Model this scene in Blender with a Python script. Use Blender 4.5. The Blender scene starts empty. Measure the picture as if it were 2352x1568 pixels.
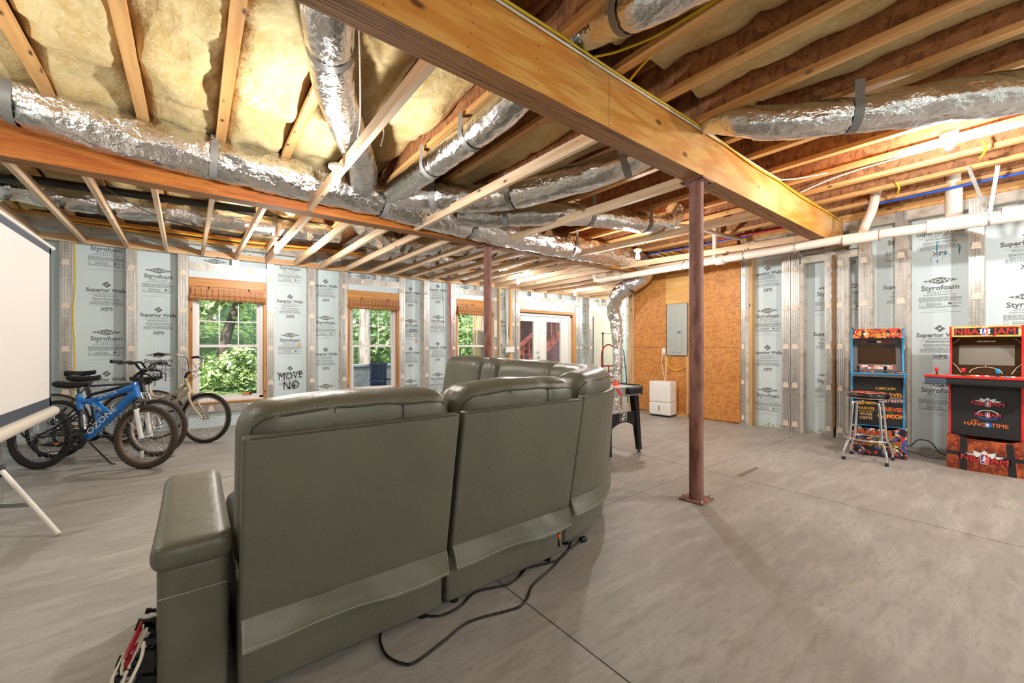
import bpy, bmesh, math, random
from mathutils import Vector, Matrix, noise
from math import sin, cos, pi, radians as R
random.seed(7)
SC = bpy.context.scene
COL = SC.collection

# ---------------------------------------------------------------- camera
cam_d = bpy.data.cameras.new('camera')
cam = bpy.data.objects.new('camera', cam_d)
COL.objects.link(cam)
cam.location = (0, 0, 1.28)
cam.rotation_euler = (R(90), 0, R(-37.87))
cam_d.sensor_width = 36
cam_d.lens = 14.388
cam_d.shift_y = 0.00468
cam_d.clip_start = 0.02
cam_d.clip_end = 200
SC.camera = cam
# ---------------------------------------------------------------- sky, sun, exposure
W = bpy.data.worlds.new('sky')
SC.world = W
W.use_nodes = True
wn = W.node_tree
bg = wn.nodes['Background']
sky = wn.nodes.new('ShaderNodeTexSky')
sky.sky_type = 'NISHITA'
sky.sun_disc = False
sky.sun_elevation = R(52)
sky.sun_rotation = R(200)
wn.links.new(sky.outputs[0], bg.inputs[0])
bg.inputs[1].default_value = 0.5
sun_d = bpy.data.lights.new('sun', 'SUN')
sun_d.energy = 4.2
sun_d.angle = R(1.0)
sun_d.color = (1, .95, .86)
sun = bpy.data.objects.new('sun', sun_d)
COL.objects.link(sun)
sun.location = (0, -10, 30)
sun.rotation_euler = (R(38), 0, R(-22))
SC.view_settings.view_transform = 'Standard'
SC.view_settings.look = 'None'
SC.view_settings.gamma = 1
SC.view_settings.use_curve_mapping = False
SC.view_settings.exposure = 1.12
BULB_W = 46.0
try:
    SC.cycles.use_denoising = True
    SC.cycles.max_bounces = 8
    SC.cycles.diffuse_bounces = 5
    SC.cycles.sample_clamp_indirect = 6
    SC.cycles.caustics_reflective = False
    SC.cycles.caustics_refractive = False
except Exception:
    pass

# ---------------------------------------------------------------- materials
def lin(c):
    def f(x):
        x /= 255.
        return x / 12.92 if x <= .04045 else ((x + .055) / 1.055) ** 2.4
    return (f(c[0]), f(c[1]), f(c[2]), 1)

def M(name, col, rough=.5, metal=0., var=(), bump=(), emit=None, rnd=False, coat=0, spec=None):
    """var: (kind, scale, colour, lo, hi[, distortion]); bump: (kind, scale, distance)"""
    m = bpy.data.materials.new(name)
    m.use_nodes = True
    t = m.node_tree
    b = t.nodes['Principled BSDF']
    b.inputs['Roughness'].default_value = rough
    b.inputs['Metallic'].default_value = metal
    if coat: b.inputs['Coat Weight'].default_value = coat
    if spec is not None: b.inputs['Specular IOR Level'].default_value = spec
    b.inputs['Base Color'].default_value = lin(col)
    vec = None
    def coords():
        nonlocal vec
        if vec is None:
            tc = t.nodes.new('ShaderNodeTexCoord')
            vec = tc.outputs['Object']
            if rnd:
                oi = t.nodes.new('ShaderNodeObjectInfo')
                ad = t.nodes.new('ShaderNodeVectorMath'); ad.operation = 'ADD'
                mu = t.nodes.new('ShaderNodeMath'); mu.operation = 'MULTIPLY'; mu.inputs[1].default_value = 37.
                t.links.new(oi.outputs['Random'], mu.inputs[0])
                t.links.new(vec, ad.inputs[0]); t.links.new(mu.outputs[0], ad.inputs[1])
                vec = ad.outputs[0]
        return vec
    def tex(kind, sc, dist=0.):
        mp = t.nodes.new('ShaderNodeMapping')
        mp.inputs['Scale'].default_value = sc if isinstance(sc, tuple) else (sc, sc, sc)
        t.links.new(coords(), mp.inputs[0])
        if kind == 'noise':
            n = t.nodes.new('ShaderNodeTexNoise')
            n.inputs['Scale'].default_value = 1; n.inputs['Detail'].default_value = 5
            n.inputs['Distortion'].default_value = dist
            out = n.outputs[0]
        elif kind == 'vor':
            n = t.nodes.new('ShaderNodeTexVoronoi'); n.inputs['Scale'].default_value = 1
            sp = t.nodes.new('ShaderNodeSeparateColor')
            t.links.new(n.outputs['Color'], sp.inputs[0])
            out = sp.outputs[0]
        elif kind == 'vord':
            n = t.nodes.new('ShaderNodeTexVoronoi'); n.inputs['Scale'].default_value = 1
            out = n.outputs['Distance']
        else:
            n = t.nodes.new('ShaderNodeTexWave')
            n.inputs['Scale'].default_value = 1; n.inputs['Distortion'].default_value = dist
            n.inputs['Detail'].default_value = 2
            out = n.outputs[1]
        t.links.new(mp.outputs[0], n.inputs['Vector'])
        return out
    cur = None
    for vv in var:
        kind, sc, c2, lo, hi = vv[:5]
        f = tex(kind, sc, vv[5] if len(vv) > 5 else 0.)
        mr = t.nodes.new('ShaderNodeMapRange')
        mr.inputs[1].default_value = lo; mr.inputs[2].default_value = hi
        t.links.new(f, mr.inputs[0])
        mx = t.nodes.new('ShaderNodeMix'); mx.data_type = 'RGBA'
        t.links.new(mr.outputs[0], mx.inputs[0])
        if cur is None: mx.inputs[6].default_value = lin(col)
        else: t.links.new(cur, mx.inputs[6])
        mx.inputs[7].default_value = lin(c2)
        cur = mx.outputs[2]
    if cur is not None: t.links.new(cur, b.inputs['Base Color'])
    prev = None
    for kind, sc, dist in bump:
        bp = t.nodes.new('ShaderNodeBump')
        bp.inputs['Distance'].default_value = dist
        bp.inputs['Strength'].default_value = 1
        t.links.new(tex(kind, sc), bp.inputs['Height'])
        if prev is not None: t.links.new(prev, bp.inputs['Normal'])
        prev = bp.outputs[0]
    if prev is not None: t.links.new(prev, b.inputs['Normal'])
    if emit:
        b.inputs['Emission Color'].default_value = lin(emit[0])
        b.inputs['Emission Strength'].default_value = emit[1]
    return m

def glass_mat():
    m = bpy.data.materials.new('window glass'); m.use_nodes = True
    t = m.node_tree; t.nodes.clear()
    o = t.nodes.new('ShaderNodeOutputMaterial'); mx = t.nodes.new('ShaderNodeMixShader')
    tr = t.nodes.new('ShaderNodeBsdfTransparent'); gl = t.nodes.new('ShaderNodeBsdfGlossy'); fr = t.nodes.new('ShaderNodeFresnel')
    tr.inputs[0].default_value = (.97, .985, .98, 1)
    gl.inputs['Roughness'].default_value = .02; fr.inputs[0].default_value = 1.2
    t.links.new(fr.outputs[0], mx.inputs[0]); t.links.new(tr.outputs[0], mx.inputs[1]); t.links.new(gl.outputs[0], mx.inputs[2])
    t.links.new(mx.outputs[0], o.inputs[0])
    return m

def wood(name, c1, c2, axis, knots=True, fine=60, rough=.6, c3=None):
    s = [fine, fine, fine]; s[axis] = 1.6
    s2 = [14, 14, 14]; s2[axis] = .8
    v = [('noise', tuple(s2), c2, .42, .66, .6), ('noise', tuple(s), c2, .5, .85)]
    if knots:
        k = [9, 9, 9]; k[axis] = 4.
        v.append(('vord', tuple(k), c3 or tuple(int(x * .45) for x in c2), .15, .07))
    return M(name, c1, rough, var=v, bump=[('noise', tuple(s), .0006)], rnd=True)

m_pine = wood('pale pine', (228, 202, 172), (205, 168, 128), 1)
m_pinex = wood('pale pine along x', (226, 192, 150), (203, 156, 108), 0)
m_pinez = wood('pale pine upright', (222, 184, 132), (196, 148, 96), 2)
m_flange = wood('joist flange', (226, 178, 116), (202, 144, 84), 1)
m_lvl = M('laminated beam face', (228, 172, 88), .55, var=[('wave', (.5, 2, 9), (212, 142, 58), .25, .95, 9.), ('noise', (1.2, 3, 7), (208, 136, 54), .44, .66, 1.2), ('noise', (4, 30, 60), (188, 118, 52), .52, .8, .5), ('noise', (.8, 1, 2.5), (226, 186, 128), .5, .72), ('vord', (2.2, 3, 5), (112, 60, 28), .11, .05)], bump=[('noise', (6, 80, 80), .0006)])
m_lvl2 = M('laminated beam stained face', (206, 126, 54), .5, var=[('noise', (1.5, 6, 12), (180, 96, 34), .4, .66, 1.), ('noise', (6, 60, 80), (140, 70, 26), .5, .8)], bump=[('noise', (6, 80, 80), .0006)])
m_ply = M('beam laminations', (164, 112, 62), .8, var=[('noise', (1.2, 110, 4), (100, 62, 30), .46, .6), ('noise', (5, 60, 30), (156, 116, 80), .5, .8)], bump=[('noise', (2, 140, 10), .002)])
def osb(name, a, b, c, sc):
    return M(name, a, .62, var=[('vor', (sc, sc * 2.6, sc), b, .35, .9), ('vor', (sc * 2.3, sc, sc * 1.2), c, .55, 1.), ('noise', (sc * 1.4, sc * 2, sc * 2), b, .55, .7, 2.)], bump=[('vor', (sc, sc * 2.6, sc), .0012)])
m_osbweb = osb('strand board web', (166, 112, 72), (128, 84, 54), (184, 130, 86), 17)
m_subfl = osb('strand board subfloor', (204, 150, 88), (166, 110, 58), (218, 170, 108), 10)
m_osb = M('strand board sheet', (206, 142, 74), .55, var=[('vor', (5, 12, 34), (186, 116, 54), .3, .95), ('vor', (5, 30, 13), (218, 150, 76), .5, 1.), ('noise', (8, 16, 40), (150, 82, 32), .6, .70, 2.5), ('noise', (5, 12, 34), (230, 170, 92), .62, .76, 3.)], bump=[('vor', (5, 12, 34), .0012)])
m_plywood = M('clean plywood', (232, 188, 118), .55, var=[('wave', (1, .6, 7), (216, 164, 92), .3, .9, 5.)])
m_foam = M('blue foam board', (215, 230, 235), .65, var=[('noise', (2.2, 2.2, 1.2), (207, 226, 232), .4, .66), ('noise', (30, 30, 1.), (219, 233, 237), .5, .8)])
m_foamdirt = M('soiled foam foot', (190, 206, 196), .8, var=[('noise', (16, 16, 22), (140, 118, 88), .48, .62)])
m_ink = M('grey print', (112, 114, 116), .7)
m_inkl = M('reversed print', (205, 218, 220), .7)
m_marker = M('black marker', (24, 24, 26), .6)
m_galv = M('galvanised steel', (200, 197, 192), .36, .6, var=[('noise', (18, 18, 2.2), (170, 166, 160), .42, .68), ('vor', (60, 60, 60), (208, 205, 200), .55, 1.)], bump=[('noise', (40, 40, 6), .0005)])
m_conc = M('precast concrete', (206, 200, 190), .85, var=[('noise', (6, 6, 9), (178, 166, 150), .5, .68), ('noise', (26, 26, 26), (120, 104, 86), .66, .72)], bump=[('noise', 30, .002)])
m_clip = M('bare knockout', (236, 222, 204), .7, var=[('noise', 30, (222, 196, 168), .5, .8)])
m_floor = M('concrete floor', (166, 164, 160), .5, var=[('noise', (.8, 1.3, 1), (151, 147, 142), .40, .62, .5), ('noise', (2, 9, 1), (178, 175, 170), .48, .72, .3), ('noise', (3.5, 16, 1), (142, 136, 129), .52, .8, .3), ('noise', (14, 46, 1), (150, 145, 139), .5, .75), ('noise', (70, 90, 1), (128, 120, 112), .66, .78)], bump=[('noise', (50, 90, 1), .0006)], spec=.4)
m_joint = M('dark floor joint', (84, 78, 72), .9)
m_insul = M('yellow glass wool', (222, 200, 148), .95, var=[('noise', (4, 3, 4), (206, 176, 114), .42, .66, 1.), ('noise', (22, 16, 22), (232, 216, 176), .5, .75, 2.), ('noise', (9, 4, 9), (204, 172, 108), .58, .78, 2.)], bump=[('noise', (13, 8, 13), .02), ('noise', (50, 30, 50), .003)])
m_foil = M('crinkled foil', (232, 231, 230), .16, 1., bump=[('noise', (9, 9, 9), .03), ('noise', (26, 26, 26), .012)])
m_foilr = M('ribbed foil', (230, 229, 228), .17, 1., bump=[('noise', (45, 45, 45), .005), ('noise', (11, 11, 11), .018)])
m_strap = M('grey duct strap', (140, 140, 138), .5, .2)
m_kraft = M('foil back', (190, 170, 140), .6)
m_rust = M('rusty primed steel', (150, 104, 92), .6, var=[('noise', (14, 14, 5), (116, 70, 58), .45, .65), ('noise', (70, 70, 40), (160, 128, 116), .62, .78)], bump=[('noise', 90, .0008)])
m_pvc = M('white plastic pipe', (232, 222, 208), .35)
m_pvcred = M('red pipe print', (196, 92, 84), .6)
m_purple = M('pipe primer', (150, 92, 86), .6)
m_blue = M('blue water pipe', (40, 92, 206), .35)
m_red = M('red water pipe', (206, 42, 48), .4)
m_yel = M('yellow cable', (226, 190, 40), .45)
m_whitec = M('white cable', (232, 228, 218), .45)
m_blackc = M('black cable', (22, 22, 24), .4)
m_orange = M('orange cable', (220, 110, 40), .5)
m_black = M('black plastic', (26, 26, 28), .42)
m_blackm = M('satin black steel', (32, 32, 34), .35, .3)
m_rubber = M('tyre rubber', (40, 38, 37), .75)
m_white = M('white paint', (238, 236, 232), .45)
m_vinyl = M('white vinyl', (236, 232, 232), .4)
m_steel = M('steel', (196, 196, 198), .25, 1.)
m_chrome = M('chrome', (226, 228, 232), .08, 1.)
m_leather = M('grey green leather', (106, 105, 91), .36, var=[('noise', (3, 3, 3), (99, 98, 85), .4, .66)], bump=[('vord', 260, .0004), ('noise', 14, .003)])
m_stitch = M('leather seam', (70, 68, 58), .7)
m_stitchl = M('pale stitching', (176, 172, 150), .7)
m_frame = wood('window frame pine', (206, 146, 78), (172, 110, 50), 2, rough=.45)
m_framex = wood('window header pine', (212, 152, 82), (180, 118, 54), 0, rough=.45)
m_bamboo = M('bamboo slat', (198, 136, 80), .5, var=[('noise', (2, 30, 90), (166, 104, 56), .45, .7)], rnd=True)
m_glass = glass_mat()
m_bulb = M('lit bulb', (255, 250, 240), .3, emit=((255, 244, 224), 26.))
m_porc = M('white porcelain', (240, 236, 228), .3)

# ---------------------------------------------------------------- mesh helpers
class MB:
    def __init__(s, T=None):
        s.v = []; s.f = []; s.mi = []; s.sm = []; s.T = T
    def add(s, vs, fs, mi=0, smooth=False):
        o = len(s.v)
        if s.T is not None: vs = [s.T @ Vector(p) for p in vs]
        s.v += [tuple(p) for p in vs]
        for f in fs:
            s.f.append(tuple(i + o for i in f)); s.mi.append(mi); s.sm.append(smooth)
        return s
    def box(s, a, b, mi=0):
        x0, y0, z0 = [min(p, q) for p, q in zip(a, b)]; x1, y1, z1 = [max(p, q) for p, q in zip(a, b)]
        return s.add([(x0, y0, z0), (x1, y0, z0), (x1, y1, z0), (x0, y1, z0), (x0, y0, z1), (x1, y0, z1), (x1, y1, z1), (x0, y1, z1)],
                     [(0, 3, 2, 1), (4, 5, 6, 7), (0, 1, 5, 4), (1, 2, 6, 5), (2, 3, 7, 6), (3, 0, 4, 7)], mi)
    def bar(s, p, q, w, h, mi=0, up=(0, 0, 1)):
        p = Vector(p); q = Vector(q); d = (q - p).normalized(); u = Vector(up)
        if abs(d.dot(u)) > .98: u = Vector((0, 1, 0))
        a = d.cross(u).normalized() * (w / 2); b = a.cross(d).normalized() * (h / 2)
        vs = [p - a - b, p + a - b, p + a + b, p - a + b, q - a - b, q + a - b, q + a + b, q - a + b]
        return s.add(vs, [(0, 1, 2, 3), (7, 6, 5, 4), (0, 4, 5, 1), (1, 5, 6, 2), (2, 6, 7, 3), (3, 7, 4, 0)], mi)
    def tube(s, path, r, n=8, mi=0, caps=True, closed=False):
        P = [Vector(p) for p in path]; k = len(P)
        rr = r if isinstance(r, (list, tuple)) else [r] * k
        vs = []; ref = None
        for i in range(k):
            if closed: d = P[(i + 1) % k] - P[i - 1]
            else: d = P[min(i + 1, k - 1)] - P[max(i - 1, 0)]
            d.normalize()
            if ref is None:
                ref = Vector((0, 0, 1)) if abs(d.z) < .9 else Vector((1, 0, 0))
            a = (ref - d * ref.dot(d)).normalized(); ref = a
            b = d.cross(a)
            for j in range(n):
                t = 2 * pi * j / n
                vs.append(P[i] + (a * cos(t) + b * sin(t)) * rr[i])
        fs = []
        for i in range(k if closed else k - 1):
            for j in range(n):
                i2 = (i + 1) % k
                fs.append((i * n + j, i * n + (j + 1) % n, i2 * n + (j + 1) % n, i2 * n + j))
        s.add(vs, fs, mi, True)
        if caps and not closed:
            s.add(vs[:n], [tuple(range(n - 1, -1, -1))], mi); s.add(vs[-n:], [tuple(range(n))], mi)
        return s
    def lathe(s, prof, c=(0, 0, 0), n=16, mi=0, axis=2, smooth=True):
        vs = []; fs = []
        for (r, h) in prof:
            for j in range(n):
                t = 2 * pi * j / n
                q = (r * cos(t), r * sin(t), h)
                if axis == 0: q = (h, r * cos(t), r * sin(t))
                if axis == 1: q = (r * sin(t), h, r * cos(t))
                vs.append((c[0] + q[0], c[1] + q[1], c[2] + q[2]))
        for i in range(len(prof) - 1):
            for j in range(n):
                fs.append((i * n + j, i * n + (j + 1) % n, (i + 1) * n + (j + 1) % n, (i + 1) * n + j))
        return s.add(vs, fs, mi, smooth)
    def prism(s, poly, f0, f1, mi=0, mside=None):
        """poly: 2-D outline; f0 / f1 map (a, b) to the two faces"""
        n = len(poly)
        v0 = [f0(*p) for p in poly]; v1 = [f1(*p) for p in poly]
        s.add(v0 + v1, [tuple(range(n)), tuple(range(2 * n - 1, n - 1, -1))], mi)
        return s.add(v0 + v1, [(i, i + n, (i + 1) % n + n, (i + 1) % n) for i in range(n)], mi if mside is None else mside)
    def grid(s, nu, nv, fn, mi=0, smooth=True):
        vs = [fn(i / nu, j / nv) for i in range(nu + 1) for j in range(nv + 1)]
        w = nv + 1
        return s.add(vs, [(i * w + j, (i + 1) * w + j, (i + 1) * w + j + 1, i * w + j + 1) for i in range(nu) for j in range(nv)], mi, smooth)
    def rbox(s, a, b, r, n=5, mi=0, fn=None):
        """rounded box; fn deforms each point"""
        a = Vector(a); b = Vector(b); c = (a + b) / 2; h = (b - a) / 2
        inner = Vector([max(h[i] - r, 1e-4) for i in range(3)])
        for ax in range(3):
            for sg in (-1, 1):
                u, v = (ax + 1) % 3, (ax + 2) % 3
                def P(x, y):
                    p = Vector((0, 0, 0)); p[ax] = sg * h[ax]
                    e = lambda t, k: math.copysign(1, t) * (inner[k] * min(1, abs(t) / .7) if abs(t) < .7 else inner[k] + (h[k] - inner[k]) * (abs(t) - .7) / .3)
                    p[u] = e(x, u); p[v] = e(y, v)
                    q = Vector([max(-inner[k], min(inner[k], p[k])) for k in range(3)])
                    d = p - q
                    if d.length > 1e-6: p = q + d.normalized() * r
                    p = p + c
                    return fn(p) if fn else p
                ts = [-1, -.9, -.8, -.7] + [-.7 + 1.4 * i / n for i in range(1, n)] + [.7, .8, .9, 1]
                k = len(ts)
                vs = [P(x, y) for x in ts for y in ts]
                fs = [(i * k + j, (i + 1) * k + j, (i + 1) * k + j + 1, i * k + j + 1) for i in range(k - 1) for j in range(k - 1)]
                if sg < 0: fs = [f[::-1] for f in fs]
                s.add(vs, fs, mi, True)
        return s
    def text(s, body, o, ux, uy, h, mi=0, bold=0., align='c', sx=1.):
        vs, fs = glyphs(body, bold)
        if not vs: return s
        x0 = min(p[0] for p in vs); x1 = max(p[0] for p in vs)
        off = {'c': (x0 + x1) / 2, 'l': x0, 'r': x1}[align]
        o = Vector(o); ux = Vector(ux); uy = Vector(uy)
        return s.add([o + ux * ((p[0] - off) * h * sx) + uy * (p[1] * h) for p in vs], fs, mi)
    def build(s, name, mats, parent=None, **props):
        me = bpy.data.meshes.new(name)
        vs = s.v
        loc = None
        if parent is None and vs:
            lo = [min(p[i] for p in vs) for i in range(3)]; hi = [max(p[i] for p in vs) for i in range(3)]
            loc = ((lo[0] + hi[0]) / 2, (lo[1] + hi[1]) / 2, lo[2])
            vs = [(p[0] - loc[0], p[1] - loc[1], p[2] - loc[2]) for p in vs]
        me.from_pydata(vs, [], s.f)
        if not isinstance(mats, (list, tuple)): mats = [mats]
        for m in mats: me.materials.append(m)
        me.polygons.foreach_set('material_index', s.mi)
        me.polygons.foreach_set('use_smooth', s.sm)
        me.update()
        o = bpy.data.objects.new(name, me)
        COL.objects.link(o)
        if parent is not None: o.parent = parent
        if loc: o.location = loc
        for k, v in props.items(): o[k] = v
        return o

_gl = {}
def glyphs(body, bold=0.):
    k = (body, bold)
    if k not in _gl:
        cu = bpy.data.curves.new('t', 'FONT'); cu.body = body; cu.size = 1.38; cu.resolution_u = 2; cu.offset = bold
        ob = bpy.data.objects.new('t', cu); COL.objects.link(ob)
        me = ob.to_mesh()
        _gl[k] = ([tuple(v.co) for v in me.vertices], [tuple(p.vertices) for p in me.polygons])
        ob.to_mesh_clear(); bpy.data.objects.remove(ob); bpy.data.curves.remove(cu)
    return _gl[k]

def thing(name, label=None, cat=None, loc=(0, 0, 0), rotz=0, group=None, kind=None):
    o = bpy.data.objects.new(name, None); COL.objects.link(o)
    o.empty_display_size = .1; o.location = loc; o.rotation_euler = (0, 0, rotz)
    return tag(o, label, cat, group, kind)
def tag(o, label=None, cat=None, group=None, kind=None):
    if label: o['label'] = label
    if cat: o['category'] = cat
    if group: o['group'] = group
    if kind: o['kind'] = kind
    return o
def copy_under(o, parent, loc=None):
    c = o.copy(); COL.objects.link(c); c.parent = parent
    if loc is not None: c.location = loc
    for ch in o.children: copy_under(ch, c)
    return c
def smooth_path(pts, per=6):
    P = [Vector(p) for p in pts]; out = []
    for i in range(len(P) - 1):
        p0, p1, p2, p3 = P[max(i - 1, 0)], P[i], P[i + 1], P[min(i + 2, len(P) - 1)]
        for j in range(per):
            t = j / per
            out.append(.5 * ((2 * p1) + (-p0 + p2) * t + (2 * p0 - 5 * p1 + 4 * p2 - p3) * t * t + (-p0 + 3 * p1 - 3 * p2 + p3) * t ** 3))
    out.append(P[-1])
    return out
def fbm(p, o=4): return noise.fractal(Vector(p), 1., 2., o)
X_, Y_, Z_ = (1, 0, 0), (0, 1, 0), (0, 0, 1)

# ================================================================ SETTING
# ---- floor: a slab sawn into pieces by control joints
fl = thing('floor', kind='structure')
MB().box((-2.4, -3.2, -.25), (12.6, 8.3, -.012)).build('floor_bed', m_joint, fl)
xs = [-1.95, 1.31, 4.17, 12.5]; ys = [-3, 2.14, 4.88, 8.3]; g = .004
for i in range(3):
    for j in range(3):
        a = (xs[i] + g, ys[j] + g); b = (xs[i + 1] - g, ys[j + 1] - g)
        MB().box((a[0], a[1], -.011), (b[0], b[1], 0)).build('floor_slab', m_floor, fl)

# ---- printed blocks on the foam boards (flat print, x to the right, z up)
def fine_lines(mb, w, z0, z1, rows, rnd):
    h = (z0 - z1) / rows
    for r in range(rows):
        z = z0 - h * r; x = -w / 2
        end = w / 2 * (1 if r % 4 else rnd.uniform(.6, 1))
        while x < end:
            l = rnd.uniform(.012, .045)
            mb.add([(x, 0, z - h * .5), (min(x + l, end), 0, z - h * .5), (min(x + l, end), 0, z), (x, 0, z)], [(0, 1, 2, 3)])
            x += l + .006
def print_dow():
    mb = MB(); rd = random.Random(3)
    mb.add([(-.155, 0, 0), (0, 0, -.042), (.155, 0, 0), (0, 0, .042)], [(0, 1, 2, 3)])
    mb.text('DOW', (0, -.0006, -.021), X_, Z_, .042, 1, .03, sx=1.45)
    mb.text('Styrofoam', (0, 0, -.115), X_, Z_, .062, 0, .035, sx=.92)
    mb.text('UTILITYFIT', (0, 0, -.16), X_, Z_, .030, 0, .0, sx=1.1)
    mb.text('15 PSI ROUTED EDGE INSULATION', (0, 0, -.182), X_, Z_, .0135, 0, .03)
    fine_lines(mb, .37, -.2, -.262, 6, rd)
    mb.lathe([(.017, 0), (.02, 0)], (-.165, 0, -.29), 12, 0, axis=1)
    for k in range(3): mb.add([(-.12 + 0, 0, -.276 - .012 * k), (.02, 0, -.276 - .012 * k), (.02, 0, -.281 - .012 * k), (-.12, 0, -.281 - .012 * k)], [(3, 2, 1, 0)])
    mb.add([(.07, 0, -.272), (.07, 0, -.3), (.098, 0, -.3), (.098, 0, -.272)], [(0, 1, 2, 3)])
    mb.text('TUV US', (.135, 0, -.296), X_, Z_, .02, 0, .03)
    fine_lines(mb, .37, -.315, -.34, 2, rd); fine_lines(mb, .16, -.362, -.37, 1, rd)
    mb.add([(-.18, 0, -.388), (.18, 0, -.388), (.18, 0, -.391), (-.18, 0, -.391)], [(3, 2, 1, 0)])
    return mb
def print_superior():
    mb = MB(); rd = random.Random(5)
    # two interlocked chevrons of the wall maker's emblem
    mb.add([(-.05, 0, .0), (.0, 0, .045), (.022, 0, .03), (-.012, 0, .0), (.0, 0, -.012), (-.022, 0, -.018)], [(0, 5, 4, 3), (0, 3, 2, 1)])
    mb.add([(.05, 0, .0), (.0, 0, -.045), (-.022, 0, -.03), (.012, 0, .0), (.0, 0, .012), (.022, 0, .018)], [(0, 5, 4, 3), (0, 3, 2, 1)])
    mb.text('Superior Walls', (0, 0, -.105), X_, Z_, .052, 0, .045, sx=.95)
    mb.text('www.superiorwalls.com', (0, 0, -.13), X_, Z_, .016, 0, .03)
    mb.add([(-.18, 0, -.142), (.18, 0, -.142), (.18, 0, -.145), (-.18, 0, -.145)], [(3, 2, 1, 0)])
    fine_lines(mb, .25, -.157, -.18, 2, rd); fine_lines(mb, .29, -.196, -.226, 3, rd)
    mb.text('NOTICE to Builder & Owner', (0, 0, -.25), X_, Z_, .016, 0, .03)
    fine_lines(mb, .34, -.256, -.29, 3, rd)
    mb.add([(-.18, 0, -.296), (.18, 0, -.296), (.18, 0, -.299), (-.18, 0, -.299)], [(3, 2, 1, 0)])
    mb.text('XPS', (0, 0, -.368), X_, Z_, .044, 0, .05, sx=1.25)
    fine_lines(mb, .13, -.376, -.384, 1, rd)
    return mb
_pd = print_dow().build('dow_print', [m_ink, m_inkl], thing('tmp')); _ps = print_superior().build('superior_print', m_ink, bpy.data.objects['tmp'])
def clipped(me, a, b):
    if a < -.19 and b > .19: return me
    m = me.copy(); bm = bmesh.new(); bm.from_mesh(m)
    for co, no in (((a, 0, 0), (-1, 0, 0)), ((b, 0, 0), (1, 0, 0))):
        bmesh.ops.bisect_plane(bm, geom=bm.verts[:] + bm.edges[:] + bm.faces[:], plane_co=co, plane_no=no, clear_outer=True)
    bm.to_mesh(m); bm.free()
    return m
def put_prints(panel, x, y, zd, zlo, zhi, xr, period=1.27, soff=.68):
    for src, off, lo, hi in ((_pd, 0, .4, .05), (_ps, soff, .4, .05)):
        k = -4
        while k < 5:
            z = zd + off + k * period; k += 1
            if z - lo > zlo and z + hi < zhi:
                o = bpy.data.objects.new(src.name, clipped(src.data, xr[0] - x, xr[1] - x)); COL.objects.link(o)
                o.parent = panel; o.location = (x, y, z)

def clip_shape(mb, x, z, y, w=.085, h=.075):
    mb.prism([(-w * .34, h), (w * .34, h), (w * .5, 0), (-w * .5, 0)], lambda a, b: (x + a, y - .006, z + b), lambda a, b: (x + a, y + .001, z + b))
FOAM_Y = .15
def stud(par, x0, x1, z0=0.0, z1=2.93, clips=True, y=0., zc=.05):
    mb = MB(); w = x1 - x0
    mb.box((x0, y, z0), (x1, y + FOAM_Y + .03, z1), 1)
    mb.box((x0, y - .004, z0), (x1, y - .0005, z1), 0)
    for f in ((.2, .3), (.45, .55), (.7, .8)):
        mb.prism([(x0 + w * f[0], 0), (x0 + w * f[1], 0), (x0 + w * (f[1] - .02), -.007), (x0 + w * (f[0] + .02), -.007)],
                 lambda a, b: (a, y - .004 + b, z0), lambda a, b: (a, y - .004 + b, z1), 0)
    s = mb.build('wall_stud', [m_galv, m_conc], par)
    if clips:
        k = 0
        while zc + .58 * k < z1 - .1:
            z = zc + .58 * k
            if z > z0 + .03:
                c = MB(); clip_shape(c, (x0 + x1) / 2, z, y - .01, min(.085, w * .75)); c.build('knockout', m_clip, s)
            k += 1
    return s
def panel(par, x0, x1, z0=.0, z1=2.86, zd=None, xp=None, y=FOAM_Y, dirt=False):
    p = MB().box((x0, y, z0), (x1, y + .04, z1)).build('foam_panel', m_foam, par)
    if zd is not None: put_prints(p, xp if xp is not None else (x0 + x1) / 2, y - .001, zd, z0, z1, (x0 + .002, x1 - .002))
    if dirt:
        d = MB(); n = 24
        top = [.05 + .035 * fbm((x0 * 9 + i * .7, 3, 1)) for i in range(n + 1)]
        for i in range(n):
            xa = x0 + (x1 - x0) * i / n; xb = x0 + (x1 - x0) * (i + 1) / n
            d.add([(xa, y - .03, .0), (xb, y - .03, 0), (xb, y - .004, max(.012, top[i + 1])), (xa, y - .004, max(.012, top[i]))], [(0, 1, 2, 3)])
        d.build('crumbled_edge', m_foamdirt, p)
    return p

# ---- the window wall: face of its studs at y = 8.0
YW = 8.0
wb = MB().box((-1.95, 8.19, 2.93), (12.5, 8.32, 3.4))
openings = [(-.05, .96, .40, 2.2), (2.30, 3.30, .40, 2.2), (4.64, 5.64, .40, 2.2), (6.5, 8.44, 0., 2.14), (9.22, 10.26, .4, 2.2)]
x = -1.95
for (a, b, z0, z1) in openings:
    wb.box((x, 8.19, -.2), (a, 8.32, 2.93)); wb.box((a, 8.19, z1), (b, 8.32, 2.93))
    if z0 > 0: wb.box((a, 8.19, -.2), (b, 8.32, z0))
    x = b
wb.box((x, 8.19, -.2), (12.5, 8.32, 2.93))
wback = thing('wall_back', kind='structure')
wb.build('outer_wall', m_conc, wback)
def on_wall(o, y):
    o.location = (0, y, 0); return o
def wstud(*a, **k): return on_wall(stud(wback, *a, **k), YW)
def wpanel(*a, **k): return on_wall(panel(wback, *a, **k), YW)
for a, b in ((-1.41, -1.30), (-.762, -.656), (-.188, -.065), (.975, 1.084), (1.613, 1.735), (2.17, 2.29), (3.31, 3.43), (3.857, 3.978), (4.51, 4.63), (5.65, 5.77)): wstud(a, b)
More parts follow.
